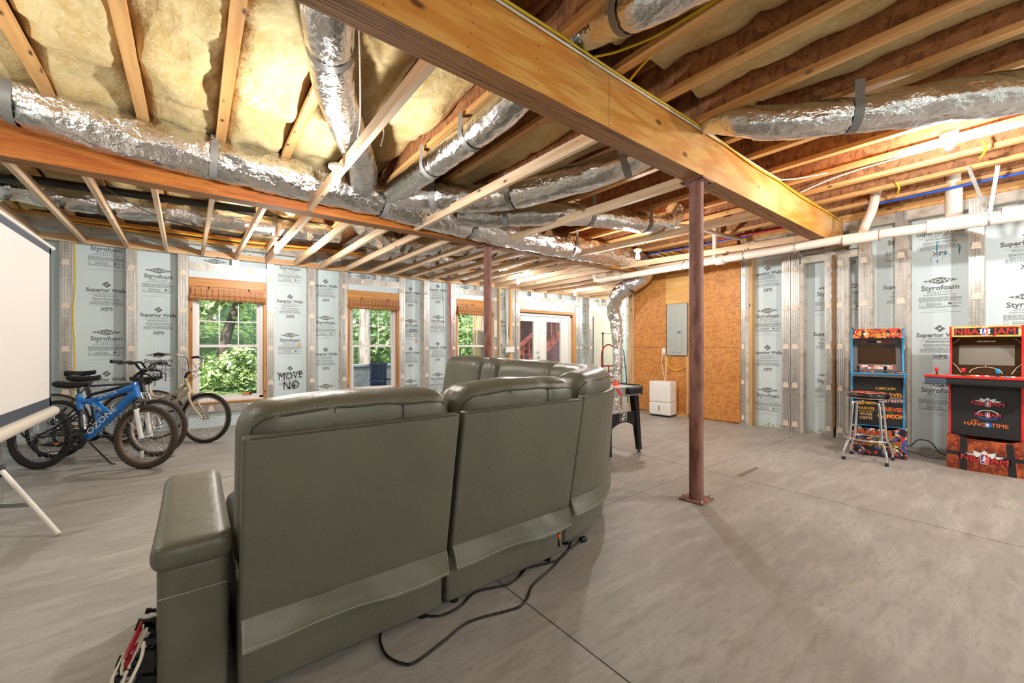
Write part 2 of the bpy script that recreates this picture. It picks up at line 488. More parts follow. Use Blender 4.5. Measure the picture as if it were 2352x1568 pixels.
for a, b in ((6.2, 6.31), (6.34, 6.46), (8.50, 8.60), (8.63, 8.75), (9.06, 9.2), (10.29, 10.4), (11.0, 11.12)): wstud(a, b)
wpanel(-1.95, -1.41, zd=None)
wpanel(-1.30, -.762, zd=1.478, xp=-.98)
wpanel(-.656, -.188, zd=1.149, xp=-.42)
wpanel(1.084, 1.613, zd=1.477, xp=1.35)
wpanel(1.735, 2.17, zd=1.807, xp=1.94)
wpanel(3.43, 3.857, zd=1.813, xp=3.62)
wpanel(3.978, 4.51, zd=1.925, xp=4.26)
wpanel(5.77, 6.2, zd=1.883, xp=6.0)
wpanel(8.75, 9.06, zd=1.9, xp=8.92)
wpanel(10.4, 11.0, zd=1.7); wpanel(11.12, 12.5, zd=1.5)
# marker writing on two of the boards
mk = MB()
yk = YW + FOAM_Y - .002
mk.text('MOVE', (1.36, yk, .70), (1, 0, .12), Z_, .13, 0, .0, sx=.8); mk.text('NO', (1.37, yk, .52), (1, 0, .05), Z_, .15, 0, .0, sx=.8)
mk.text('+', (1.415, yk, .52), X_, Z_, .12, 0, .02)
mk.text('42842', (3.68, yk, 1.59), (1, 0, .05), Z_, .07, 0, .0, sx=.8)
mk.build('marker_writing', m_marker, wback)
# rim of concrete above the boards and the plate
MB().box((-1.95, YW + .02, 2.86), (12.5, YW + .19, 2.99)).build('concrete_rim', m_conc, wback)
MB().box((-1.95, YW - .03, 2.99), (12.5, YW + .19, 3.035)).build('top_plate', m_flange, wback)
# timber ledger for the lowered lumber
MB().box((-1.62, YW - .042, 2.68), (10.2, YW - .004, 2.775)).build('ledger_board', m_pinex, wback)

def ribbed(par, x0, x1, z0, z1, y=YW, name='header_channel'):
    mb = MB().box((x0, y, z0), (x1, y + .14, z1))
    n = 4; h = (z1 - z0) / n
    for k in range(n): mb.box((x0, y - .008, z0 + h * (k + .25)), (x1, y, z0 + h * (k + .75)))
    c = mb.build(name, m_galv, par)
    for f in (.27, .77):
        q = MB(); clip_shape(q, x0 + (x1 - x0) * f, z0 + .02, y - .011, .08, z1 - z0 - .045); q.build('knockout', m_clip, c)
    return c
m_palewood = M('pale board', (216, 212, 200), .6)
def window(nm, x0, x1, pale=False):
    """vinyl double-hung window between two wall studs, in a pine frame"""
    r = thing(nm, kind='structure')
    m_frame, m_framex = (m_palewood, m_palewood) if pale else (globals()['m_frame'], globals()['m_framex'])
    ribbed(r, x0, x1, 2.46, 2.585)
    p = MB().box((x0, YW + .12, 2.585), (x1, YW + .16, 2.86)).build('foam_panel', m_foam, r)
    for k, f in enumerate((.32, .78)):
        o = bpy.data.objects.new('dow_print' if k == 0 else 'superior_print', (_pd if k == 0 else _ps).data); COL.objects.link(o); o.parent = p
        o.location = (x0 + (x1 - x0) * f, YW + .118, 2.64 if k == 0 else 2.78)
        if k == 1: o.rotation_euler = (0, pi, 0)
    MB().box((x0 + (x1 - x0) * .53, YW + .01, 2.585), (x0 + (x1 - x0) * .63, YW + .12, 2.86)).build('short_stud', m_galv, r)
    MB().box((x0, YW + .02, 2.35), (x1, YW + .16, 2.46)).build('header_foam', m_foam, r)
    MB().box((x0, YW, 2.215), (x1, YW + .17, 2.35)).build('header_board', m_framex, r)
    MB().box((x0, YW + .012, 2.165), (x1, YW + .17, 2.213)).build('header_board', m_framex, r)
    for a, b in ((x0, x0 + .045), (x1 - .045, x1)): MB().box((a, YW + .004, .40), (b, YW + .19, 2.165)).build('jamb', m_frame, r)
    MB().box((x0, YW + .004, .372), (x1, YW + .19, .40)).build('sill_board', m_framex, r)
    MB().box((x0 + .045, YW + .02, .40), (x1 - .045, YW + .19, .425)).build('sill', m_vinyl, r)
    a, b = x0 + .047, x1 - .047; z0, z1 = .425, 2.16; zm = 1.285
    fr = MB()
    for q in (((a, z0), (a + .05, z1)), ((b - .05, z0), (b, z1)), ((a, z1 - .05), (b, z1)), ((a, z0), (b, z0 + .03))):
        fr.box((q[0][0], YW + .07, q[0][1]), (q[1][0], YW + .16, q[1][1]))
    fr.build('window_frame', m_vinyl, r)
    a += .05; b -= .05; z0 += .03; z1 -= .05
    def sash(zA, zB, y, name):
        s = MB(); t = .036
        for q in (((a, zA), (a + t, zB)), ((b - t, zA), (b, zB)), ((a + t, zB - t), (b - t, zB)), ((a + t, zA), (b - t, zA + t))):
            s.box((q[0][0], y, q[0][1]), (q[1][0], y + .03, q[1][1]))
        s = s.build(name, m_vinyl, r)
        MB().box((a + t, y + .013, zA + t), (b - t, y + .017, zB - t)).build('pane', m_glass, s)
        return s
    sash(z0, zm + .015, YW + .085, 'lower_sash')
    s = sash(zm - .015, z1, YW + .12, 'upper_sash')
    wq = b - a - .072
    for f in (1 / 3, 2 / 3): MB().box((a + .036 + wq * f - .009, YW + .128, zm), (a + .036 + wq * f + .009, YW + .134, z1 - .03)).build('muntin', m_vinyl, s)
    MB().box((a + .03, YW + .127, 1.672), (b - .03, YW + .135, 1.69)).build('muntin', m_vinyl, s)
    MB().box(((a + b) / 2 - .03, YW + .075, zm + .012), ((a + b) / 2 + .03, YW + .1, zm + .03)).build('sash_lock', m_vinyl, r)
    # below the sill
    ribbed(r, x0, x1, .235, .365, name='sill_channel')
    MB().box((x0, YW + .05, 0), (x1, YW + .19, .235)).build('foam_panel', m_foam, r)
    return r
window('window_1', -.062, .972)
window('window_2', 2.293, 3.307)
window('window_3', 4.634, 5.647)
window('window_4', 9.203, 10.287, True)

m_twine = M('dark twine', (70, 38, 24), .8)
def blind(x0, x1, label, n_roll=3, tilt=0):
    """rolled-up bamboo blind on two hooks"""
    t = thing('bamboo_blind', label, 'blind', ((x0 + x1) / 2, YW - .04, 2.0), 0, 'rolled bamboo blinds')
    w = (x1 - x0) / 2
    MB().box((-w, -.008, .165), (w, .012, .195)).build('head_rail', m_bamboo, t)
    k = 0; z = .165
    while z > .085:
        MB().box((-w, -.003, z - .0125), (w, .004, z - .001)).build('slat', m_bamboo, t); z -= .0135
    roll = MB()
    # the rolled part: slats laid round a spiral
    for i in range(26):
        an = i * .62; r = .046 - i * .0007
        cx, cz = 0.0 - cos(an) * r - .01, .035 + sin(an) * r
        roll.T = Matrix.Translation((0, cx, cz)) @ Matrix.Rotation(-an + pi / 2 if True else 0, 4, 'X')
        roll.box((-w - .02, -.0065, -.0025), (w + .02, .0065, .0025))
    roll.build('rolled_slats', m_bamboo, t)
    st = MB()
    for i in range(13):
        xx = -w + .05 + (2 * w - .1) * i / 12
        st.box((xx - .0015, -.0085, .085), (xx + .0015, -.0045, .19)); st.tube([(xx, -.01 - .05 * cos(q), .035 + .051 * sin(q)) for q in [-1.4 + .4 * k for k in range(8)]], .0016, 4)
    st.build('stitch_cord', m_twine, t, kind='stuff')
    for f in (-.55, .55):
        h = MB().lathe([(.0, -.02), (.008, -.02), (.008, .0), (.016, .003), (.016, .016), (0, .02)], (f * w, 0, .195), 8, 0, axis=1)
        h.tube([(f * w, -.012, .2), (f * w, -.02, .185), (f * w, -.016, .165), (f * w, -.004, .17)], .004, 6)
        h.build('hook', m_black, t)
    return t
blind(-.03, .93, 'rolled bamboo blind above the first window behind the bicycles')
blind(2.33, 3.27, 'rolled bamboo blind above the window with the pale tree trunk')
b3 = blind(4.67, 5.61, 'rolled bamboo blind above the window partly hidden by the far post')
pc = MB().tube(smooth_path([(.78, YW - .04, 2.0), (.79, YW - .03, 1.4), (.785, YW - .03, .62)], 5), .0028, 5)
pcn = pc.build('pull_cord', m_blackc); tag(pcn, 'thin dark pull cord hanging down in front of the first window', 'cord')
tg = thing('window_tag', 'small brown tag with black knob at the foot of the first window', 'tag', (.70, YW + .07, .50))
MB().box((-.07, -.006, -.02), (.07, .006, .02)).build('tag_strip', m_frame, tg)
MB().lathe([(0, -.016), (.017, -.014), (.017, 0)], (.05, -.004, 0), 12, axis=1).build('knob', m_black, tg)

# ---- pale roll shade over the fourth window
sh = thing('roller_shade', 'pale woven shade with fine grid covering the far window', 'shade', (9.745, YW - .03, 2.07))
mb = MB().box((-.52, -.004, -1.5), (.52, .0, .05)); mb.build('shade_cloth', M('pale shade cloth', (226, 224, 206), .7, var=[('noise', 3, (214, 216, 200), .4, .7)]), sh)
mb = MB()
for i in range(21): mb.box((-.51 + i * .051, -.007, -1.5), (-.508 + i * .051, -.004, .05))
for i in range(31): mb.box((-.52, -.007, -1.5 + i * .05), (.52, -.0045, -1.498 + i * .05))
mb.build('grid_threads', M('grey thread', (150, 156, 140), .8), sh, kind='stuff')
MB().tube([(-.54, 0, .07), (.54, 0, .07)], .025, 10).build('shade_roller', m_white, sh)

# ---- French doors
dr = thing('door_1', kind='structure')
ribbed(dr, 6.46, 8.5, 2.45, 2.56)
MB().box((6.46, YW + .02, 2.22), (8.5, YW + .17, 2.45)).build('header_foam', M('pale header', (222, 222, 220), .7, var=[('noise', 12, (196, 192, 186), .55, .75)]), dr)
MB().box((6.46, YW + .1, 2.56), (8.5, YW + .16, 2.86)).build('foam_panel', m_foam, dr)
for q in (6.85, 7.4, 7.95): MB().box((q, YW + .01, 2.56), (q + .1, YW + .1, 2.86)).build('short_stud', m_galv, dr)
MB().box((6.46, YW, 2.15), (8.5, YW + .17, 2.215)).build('header_board', m_framex, dr)
MB().box((6.46, YW, 0), (6.49, YW + .17, 2.15)).build('jamb', m_frame, dr)
MB().box((8.38, YW, 0), (8.5, YW + .17, 2.15)).build('jamb', m_frame, dr)
fr = MB()
for q in ((6.5, 0, 6.53, 2.12), (8.33, 0, 8.38, 2.12), (6.5, 2.07, 8.38, 2.12)): fr.box((q[0], YW + .05, q[1]), (q[2], YW + .17, q[3]))
fr.build('door_frame', m_white, dr)
MB().box((6.5, YW + .04, 0), (8.38, YW + .19, .03)).build('threshold', m_steel, dr)
for (a, b, ga, gb) in ((6.53, 7.215, 6.55, 7.0), (7.235, 8.33, 7.45, 7.98)):
    d = MB()
    for q in ((a, .03, ga, 2.065), (gb, .03, b, 2.065), (ga, 1.93, gb, 2.065), (ga, .03, gb, .3)): d.box((q[0], YW + .09, q[1]), (q[2], YW + .135, q[3]))
    leaf = d.build('door_leaf', m_white, dr)
    bd = MB()
    for q in ((ga - .02, .28, ga, 1.95), (gb, .28, gb + .02, 1.95), (ga - .02, 1.93, gb + .02, 1.95), (ga - .02, .28, gb + .02, .3)): bd.box((q[0], YW + .08, q[1]), (q[2], YW + .09, q[3]))
    bd.build('glazing_bead', m_white, leaf)
    MB().box((ga, YW + .11, .3), (gb, YW + .115, 1.93)).build('pane', m_glass, leaf)
MB().box((7.2, YW + .075, .03), (7.245, YW + .09, 2.065)).build('astragal', m_white, dr)
for z in (1.12, .99):
    MB().lathe([(.0, -.075), (.026, -.07), (.03, -.05), (.012, -.035), (.012, -.01), (.03, -.008), (.03, 0)] if z < 1.1 else [(0, -.03), (.024, -.028), (.028, 0)], (7.14, YW + .09, z), 14, axis=1).build('door_knob' if z < 1.1 else 'deadbolt', m_chrome, dr)

# ---- switch box beside the doors on its timber frame
sf = thing('switch_frame', 'light timber frame with wide white switch plate beside the French doors', 'switch plate', (5.98, YW - .0, 0))
MB().box((-.19, -.06, 0), (-.15, -.006, 2.68)).build('upright_board', m_pinez, sf)
MB().box((.13, -.07, 0), (.2, -.006, 2.68)).build('upright_board', m_pinez, sf)
MB().box((-.15, -.06, .96), (.13, -.02, 1.0)).build('rail', m_pinex, sf)
MB().box((-.02, -.1, 1.13), (.24, -.08, 1.26)).build('switch_plate', m_white, sf)
for i in range(4): MB().box((.015 + i * .058, -.107, 1.18), (.03 + i * .058, -.098, 1.21)).build('toggle', m_white, sf)
for i in range(7):
    MB().tube(smooth_path([(.02 + i * .014, -.03 - (i % 3) * .012, 2.66), (.02 + i * .012, -.05 - (i % 2) * .012, 2.0), (.05 + i * .006, -.04, 1.5), (0 + i * .033, -.06, 1.26)], 6), .006, 5).build('switch_cable', m_whitec, sf)
MB().box((5.665, YW - .014, 1.5), (5.755, YW - .009, 1.9)).build('paper_notice', M('paper notice', (226, 214, 200), .8), wback)
for xx, z in ((1.47, 1.27), (3.72, 1.35)):
    MB().box((xx, yk - .004, z), (xx + .05, yk, z + .07)).build('paper_sticker', M('orange sticker', (226, 178, 140), .8), wback)
rp = MB().tube(smooth_path([(4.44, YW - .02, 2.95), (4.47, YW - .015, 2.2), (4.5, YW - .02, .9), (4.5, YW - .02, .3)], 6), .011, 8).build('red_pipe', m_red); tag(rp, 'thin red water pipe running down the foam wall left of the far window', 'pipe')
rp['label'] = 'thin red water pipe running down the window wall near the far post'
yc = MB().tube(smooth_path([(-1.27, YW - .02, 2.68), (-1.262, YW - .015, 2.2), (-1.285, YW - .012, 1.7), (-1.268, YW - .016, 1.2), (-1.28, YW - .012, .4)], 8), .008, 6).build('yellow_cable', m_yel)
tag(yc, 'yellow cable stapled down the wall stud beside the projector screen', 'cable')

# ---- right-hand wall: own frame, local x runs towards the camera side (-Y), local y into the wall
wr = thing('wall_right', kind='structure', loc=(7.1, 0, 0), rotz=R(-90))
MB().box((-3.06, .19, -.2), (3.0, .32, 3.4)).build('outer_wall', m_conc, wr)
RS = [(-3.0, -2.933), (-2.407, -2.295), (-2.288, -2.176), (-1.868, -1.775), (-1.738, -1.643), (-1.493, -1.376), (-1.127, -1.014), (-.496, -.377), (.12, .24), (.73, .85)]
for i, (a, b) in enumerate(RS): stud(wr, a, b, z1=2.62 if i in (3, 4) else 2.99, zc=.08)
foam = [(-2.84, -2.407, 1.85, -2.66, 1), (-2.13, -1.868, 2.13, -1.84, 1), (-1.60, -1.493, 2.12, -1.62, 0), (-1.376, -1.127, 1.46, -1.06, 0), (-.99, -.496, 2.09, -.745, 0), (-.377, .12, 1.83, -.06, 0), (.24, .73, 1.5, None, 0), (.85, 3.0, 1.2, None, 0)]
for a, b, zd, xp, dirt in foam: panel(wr, a, b, z0=.0, z1=2.87 if a != -2.13 else 2.5, zd=zd, xp=xp, dirt=bool(dirt))
for a, b in ((-2.933, -2.88), (-2.176, -2.13), (-1.643, -1.6), (-1.376, -1.352), (-1.014, -.99)): MB().box((a, .002, 0), (b, .15, 2.87 if a < -2.5 else 2.5)).build('stud_edge', m_conc, wr)
MB().box((-2.88, .01, 0), (-2.84, .15, 2.9)).build('furring_strip', m_pinez, wr)
MB().box((-3.0, .0, 2.87), (3.0, .19, 2.99)).build('concrete_rim', m_conc, wr)
MB().box((-3.0, -.03, 2.99), (3.0, .19, 3.035)).build('top_plate', m_flange, wr)
MB().box((-2.16, -.01, 2.5), (-1.5, .15, 2.6)).build('concrete_ledge', m_conc, wr)
MB().box((-1.6, .03, 2.62), (-1.5, .15, 2.87)).build('foam_panel', m_foam, wr)
sf_ = MB()
n = 40
for i in range(n):
    z0 = .15 + i * .06; w = .018 + .014 * abs(fbm((3, i * .5, 2)))
    sf_.rbox((-1.757 - w, -.03 - w * .6, z0 - .01), (-1.757 + w, .02, z0 + .07), .012, 2)
sf_.build('spray_foam_seam', M('brown spray foam', (140, 108, 76), .9, bump=[('noise', 40, .01)]), wr)
pm = MB(); rd = random.Random(9)
for (xx, z, h, w) in ((-.77, 2.5, .2, .014), (-.765, 2.33, .06, .01), (-.58, 2.44, .15, .016), (-.70, 2.42, .1, .006), (-.6, 2.2, .02, .008), (-.72, 2.36, .08, .003), (-.82, 2.36, .12, .003), (-.66, 2.38, .1, .004)):
    w *= .55
    pm.add([(xx - w, .1485, z), (xx + rd.uniform(-.4, .4) * w, .1485, z - h * .5), (xx + w, .1485, z + h * .1), (xx + .5 * w, .1485, z + h * .45)], [(0, 1, 2, 3)])
pm.build('blue_paint_streak', M('blue paint streak', (40, 130, 180), .6), wr)

# ---- partition faced with strand board; electrical panel hangs on it
wp = thing('wall_partition', kind='structure')
MB().box((7.1, 3.06, 0), (7.2, 5.13, 3.03)).build('partition_core', m_osb, wp)
MB().box((7.08, 4.34, .02), (7.098, 5.06, 1.258)).build('strand_board', m_osb, wp)
MB().box((7.08, 4.34, 1.262), (7.098, 5.06, 2.69)).build('strand_board', m_osb, wp)
MB().box((7.08, 3.0, .02), (7.098, 3.90, 1.258)).build('strand_board', m_osb, wp)
MB().box((7.08, 3.0, 1.262), (7.098, 3.90, 2.69)).build('strand_board', m_osb, wp)
MB().box((7.068, 3.87, 2.07), (7.082, 4.34, 2.63)).build('plywood_patch', m_plywood, wp)
for a in (3.88, 4.3): MB().box((7.04, a, .04), (7.1, a + .035, 1.1)).build('upright_board', m_pinez, wp)
MB().box((7.05, 3.9, .0), (7.1, 4.34, .05)).build('sole_plate', m_flange, wp)
MB().box((7.03, 5.075, 0), (7.14, 5.15, 2.8)).build('end_post', m_pinez, wp)
MB().box((7.06, 5.06, .0), (7.075, 5.072, 2.8)).build('white_edge_strip', m_whitec, wp)
MB().box((7.2, 5.02, 0), (12.5, 5.12, 3.3)).build('alcove_wall', m_foam, wp)
MB().box((12.5, 5.0, -.2), (12.62, 8.32, 3.4)).build('wall_far', m_foam, thing('wall_side', kind='structure'))
# ---- behind and beside the camera
wl = thing('wall_left', kind='structure', loc=(-1.95, 0, 0), rotz=R(90))
MB().box((-3, .19, -.2), (8.3, .32, 3.4)).build('outer_wall', m_conc, wl)
for i in range(17):
    a = -2.9 + i * .61
    if a < 7.8: stud(wl, a, a + .11)
    panel(wl, a + .11, min(a + .61, 7.99), zd=1.2 + .37 * (i % 3))
    if a + .7 > 7.9: break
MB().box((-3, .0, 2.87), (8, .19, 2.99)).build('concrete_rim', m_conc, wl)
wn_ = thing('wall_near', kind='structure')
MB().box((-2.4, -3.2, -.2), (7.5, -3.0, 3.4)).build('outer_wall', m_foam, wn_)
bpy.data.objects.remove(_pd); bpy.data.objects.remove(_ps); bpy.data.objects.remove(bpy.data.objects['tmp'])

# ================================================================ CEILING
ce = thing('ceiling', kind='structure')
MB().box((-2.4, -3.2, 3.345), (12.6, 8.32, 3.4)).build('subfloor', m_subfl, ce)
ZJ = 3.03
def joist_mesh():
    f = MB()
    f.box((-.035, -3, ZJ), (.035, 8.0, ZJ + .038)); f.box((-.035, -3, 3.307), (.035, 8.0, 3.345))
    return f
jx = [-.31 + .4915 * k for k in range(-3, 27)]
for i, x in enumerate(jx):
    if i == 0:
        j0 = joist_mesh().build('joist', m_flange, ce); j0.location = (x, 0, 0)
        MB().box((-.006, -3, ZJ + .038), (.006, 8.0, 3.307)).build('joist_web', m_osbweb, j0)
    else:
        copy_under(j0, ce, (x, 0, 0))
# insulation batts, one per bay and side of the beam
def batt(xa, xb, y0, y1, zb, amp, seed):
    n = max(4, int((y1 - y0) / .075)); 
    def fn(u, v):
        x = xa + (xb - xa) * u; y = y0 + (y1 - y0) * v
        e = min(1, min(u, 1 - u) / .18)
        z = zb - amp * .9 * (1 - (1 - e) ** 2) + amp * 1.3 * fbm((x * 2.6 + seed, y * 1.8, seed), 3) + amp * .5 * abs(fbm((x * 5, y * 4 + seed, 4), 3))
        s = (y * .82 + seed * .37) % 1.22
        if s < .06: z += amp * .8 * (1 - s / .06)
        return (x, y, max(3.0, min(z, 3.33)))
    o = MB().grid(12, n, lambda u, v: fn(u, 1 - v)).build('insulation_batt', m_insul, ce)
for i in range(len(jx) - 1):
    a, b = jx[i] + .012, jx[i + 1] - .012
    xm = (a + b) / 2
    if xm < 1.1: batt(a, b, 1.84, 8.0, 3.125, .07, i * 3.7)
    elif xm < 3.4: batt(a, b, 1.84, 6.5, 3.20, .05, i * 3.7)
    elif 8 < xm: batt(a, b, 5.1, 8.0, 3.18, .05, i * 3.7)
    if xm < 4.2: batt(a, b, -3, 1.6, 3.215, .05, i * 2.9 + 1)
    elif xm < 4.8: batt(a, b, -1, 1.2, 3.24, .05, i * 2.9 + 1)

# ---- the two laminated beams
mbm = thing('ceiling_beam', 'thick golden laminated beam spanning overhead from the camera to the arcade wall', 'beam', (2.5, 1.742, 2.66), kind='thing')
for k in range(3):
    xa, xb, yy = -2.5 + -1.95, 4.47, -.078 + k * .052
    MB().box((xa, yy + .0012, .0015 * (k % 2)), (xb, yy + .0508, .36)).build('ply_layer', [m_lvl][0], mbm)
MB().box((xa, -.076, -.004), (4.465, .076, .0005)).build('underside_laminations', m_ply, mbm)
for xx in (-.43, 2.36): MB().box((xx - .0012, -.0778, .0), (xx + .0012, -.0768, .36)).build('butt_joint', m_joint, mbm)
nl = MB(); rd = random.Random(4)
for i in range(16):
    for k in range(5):
        nl.lathe([(.0035, -.0012), (0, -.002)], (-2.3 + i * .42 + rd.uniform(-.02, .02), -.0768, .04 + k * .07 + rd.uniform(-.01, .01)), 6, axis=1)
nl.build('nail_heads', m_blackm, mbm, kind='stuff')
MB().box((4.47, -.09, .0), (4.57, .1, .36)).build('pocket_post', m_pinez, mbm)
b2 = thing('ceiling_beam', 'reddish brown laminated beam carrying the big silver duct along its side', 'beam', (2.4, 4.735, 2.68), kind='thing')
for k in range(2):
    MB().box((-4.35, -.075 + k * .078, 0), (4.3, -.075 + k * .078 + .0765, .35)).build('ply_layer', m_lvl2, b2)
MB().box((-4.35, -.073, -.004), (4.29, .08, .0005)).build('underside_laminations', m_ply, b2)
MB().box((2.42, -.0765, .0), (2.424, -.0755, .35)).build('butt_joint', m_joint, b2)

# ---- lowered lumber: boards from main beam to second beam, and from second beam to the ledger
for x0, x1 in ((.945, .95), (2.18, 2.13), (3.40, 3.34), (4.9, 4.72), (6.45, 6.13)):
    MB().bar((x0, 1.825, 2.728), (x1, 4.655, 2.726), .038, .089).build('lowered_board', m_pine, ce)
for k in range(26):
    x = -1.585 + .4275 * k
    if x > 9.4: break
    ya = 4.82 if x < 6.6 else 5.3
    MB().bar((x + .018, ya, 2.725), (x - .018 if x < 4 else x, 7.955, 2.725), .038, .089).build('lowered_board', m_pine, ce)
MB().box((6.72, 5.24, 2.68), (9.4, 5.28, 2.77)).build('lowered_board', m_pinex, ce)
MB().bar((.90, 5.9, 2.80), (.90, 7.4, 2.79), .03, .07).build('lowered_board', m_pine, ce)

# ---- posts
def post(x, y, h, label, plate=True):
    t = thing('steel_post', label, 'post', (x, y, 0), R(4))
    MB().lathe([(.056, .012), (.056, h - .012)], n=28).build('pipe_shaft', m_rust, t)
    MB().box((-.108, -.1, 0), (.108, .1, .012)).build('base_plate', m_rust, t)
    MB().box((-.1, -.095, h - .012), (.1, .095, h)).build('cap_plate', m_rust, t)
    for a in (-1, 1):
        for b in (-1, 1):
            bo = MB().lathe([(.013, .012), (.013, .022), (.007, .024), (.007, .042), (0, .042)], (a * .083, b * .077, 0), 6)
            bo.build('bolt', m_steel, t)
            MB().lathe([(.012, h - .03), (.012, h - .012), (0, h - .012)][::-1], (a * .083, b * .077, 0), 6).build('bolt', m_steel, t)
    return t
post(3.32, 1.757, 2.657, 'rusty steel post bolted to the open floor beside the sofa')
post(3.25, 4.735, 2.677, 'rusty steel post rising behind the far sofa cushions')

# ---- flexible foil ducts
def duct(label, pts, rad, straps=(), mat=None, per=14, crk=.012, hang=None, seed=1.):
    P = smooth_path(pts, per); k = len(P)
    t = thing('foil_duct', label, 'duct', tuple(P[k // 2]))
    T = Matrix.Translation(-P[k // 2])
    cum = [0]
    for i in range(1, k): cum.append(cum[-1] + (P[i] - P[i - 1]).length)
    L = cum[-1]
    rr = rad if isinstance(rad, (list, tuple)) else [rad, rad]
    n = 40; vs = []; fs = []; ref = Vector((0, 0, 1)); frames = []
    for i in range(k):
        d = (P[min(i + 1, k - 1)] - P[max(i - 1, 0)]).normalized()
        a = ref - d * ref.dot(d)
        if a.length < .15: a = Vector((1, 0, 0)) - d * d.x
        a.normalize(); b = d.cross(a); ref = a if abs(d.z) > .8 else Vector((0, 0, 1))
        f = cum[i] / L * (len(rr) - 1); q = min(int(f), len(rr) - 2); r = rr[q] + (rr[q + 1] - rr[q]) * (f - q)
        sq = 0
        for s in straps: sq += math.exp(-((cum[i] - s * L) / .05) ** 2)
        r *= 1 - .09 * min(sq, 1)
        frames.append((P[i], a, b, r, d))
        for j in range(n):
            t_ = 2 * pi * j / n
            w = crk * (fbm((cos(t_) * 2.2 + seed, sin(t_) * 2.2, cum[i] * 7), 4) + .8 * abs(fbm((cos(t_) * 5 + seed, sin(t_) * 5, cum[i] * 13), 3)))
            q = r + w - .015 * max(0, cos(t_)) * 0
            vs.append(P[i] + (a * cos(t_) * .97 + b * sin(t_)) * q)
    for i in range(k - 1):
        for j in range(n): fs.append((i * n + j, i * n + (j + 1) % n, (i + 1) * n + (j + 1) % n, (i + 1) * n + j))
    m = MB(T).add(vs, fs, 0, True)
    m.add(vs[:n], [tuple(range(n - 1, -1, -1))]); m.add(vs[-n:], [tuple(range(n))])
    m.build('foil_sleeve', mat or m_foil, t)
    for s in straps:
        i = min(range(k), key=lambda q: abs(cum[q] - s * L))
        c, a, b, r, d = frames[i]
        # strap: a band under the duct that runs up to the framing
        mb = MB(T); up = 3.03 - c.z
        inn = []
        q = r + crk * .6 + .004
        arc = [c + a * q * cos(x) + b * q * sin(x) for x in [R(100) * (1 - 2 * u / 20.) * 1.0 + pi for u in range(21)]]
        arc = [c + a * q * cos(x) + b * q * sin(x) for x in [R(70) + R(220) * u / 24. for u in range(25)]]
        top0 = arc[0] + Vector((0, 0, max(.02, 3.06 - arc[0].z))); top1 = arc[-1] + Vector((0, 0, max(.02, 3.06 - arc[-1].z)))
        arc = [top0] + arc + [top1]
        w = d * .028
        vs2 = []
        for p in arc: vs2 += [p - w, p + w]
        mb.add(vs2, [(2 * u, 2 * u + 1, 2 * u + 3, 2 * u + 2) for u in range(len(arc) - 1)], 0, True)
        mb.build('strap', m_strap, t)
    return t
duct('large crinkled foil duct running along the reddish beam', [(-1.95, 4.40, 3.06), (-1.2, 4.42, 3.06), (-.4, 4.43, 2.97), (.6, 4.45, 2.93), (1.6, 4.46, 2.91), (2.9, 4.46, 2.83), (4.0, 4.44, 2.81), (5.0, 4.46, 2.82), (5.7, 4.46, 2.83)], [.20, .20, .195, .20, .20, .18, .175, .18, .175], (.125, .275, .47, .62, .85), crk=.02, per=22)
duct('foil duct branch crossing from the golden beam beside the bare bulb', [(.40, 1.5, 3.13), (.42, 1.8, 3.13), (.52, 2.15, 2.96), (.69, 2.7, 2.93), (.92, 3.2, 2.92), (1.2, 3.75, 2.92), (1.36, 4.2, 2.93)], .125, (.34,), m_foilr, crk=.008, seed=4)
duct('straight foil duct branch sloping under the joists to the main duct', [(2.6, -.5, 2.98), (2.15, .3, 2.97), (1.84, .85, 2.96), (1.75, 1.2, 2.97), (1.78, 1.42, 3.06), (1.83, 1.74, 3.155), (1.79, 2.05, 3.05), (1.72, 2.4, 2.93), (1.69, 3.2, 2.9), (1.68, 4.2, 2.91)], .112, (.40, .70, .83), m_foilr, crk=.008, seed=7)
duct('curved foil duct passing under three boards towards the golden beam', [(1.72, 4.2, 2.9), (2.05, 3.95, 2.88), (2.4, 3.72, 2.87), (2.68, 3.35, 2.87), (2.86, 2.8, 2.88), (3.0, 2.35, 2.9), (3.2, 2.0, 3.02), (3.33, 1.74, 3.16)], [.145, .145, .14, .125], (.12, .4, .79), m_foilr, crk=.01, seed=11)
duct('foil duct above the drain pipe that dives behind the golden beam', [(3.33, 1.75, 3.17), (3.22, 1.5, 3.03), (3.36, 1.15, 2.9), (3.66, .70, 2.88), (3.92, .32, 2.88), (4.25, -.2, 2.88), (4.5, -1.0, 2.9)], [.10, .115, .13, .135, .135], (.36,), m_foilr, crk=.01, seed=15)
duct('short foil duct sagging between two boards near the far ceiling bulb', [(2.5, 4.28, 2.86), (2.85, 4.05, 2.85), (3.5, 3.45, 2.85), (4.1, 3.22, 2.86), (4.6, 3.12, 2.87), (4.95, 3.02, 2.93), (5.1, 2.98, 3.1)], .13, (.2, .52, .8), m_foilr, crk=.012, seed=19)
duct('long foil duct above the lowered lumber near the window wall', [(-1.7, 6.7, 2.98), (-1.2, 6.62, 2.93), (-.5, 6.58, 2.93), (.4, 6.55, 2.95), (1.3, 6.55, 2.97), (1.75, 6.6, 3.0)], [.13, .135, .135, .13], (.25, .5, .75), m_foilr, crk=.02, seed=23)
duct('bent foil duct above the lowered lumber over the middle windows', [(1.5, 5.0, 3.1), (1.75, 5.5, 2.98), (2.1, 6.0, 2.93), (2.6, 6.2, 2.9), (3.4, 5.9, 2.92), (4.3, 5.6, 2.92), (5.4, 5.5, 2.92), (6.6, 5.7, 2.95)], .15, (.3, .6), crk=.022, seed=27)
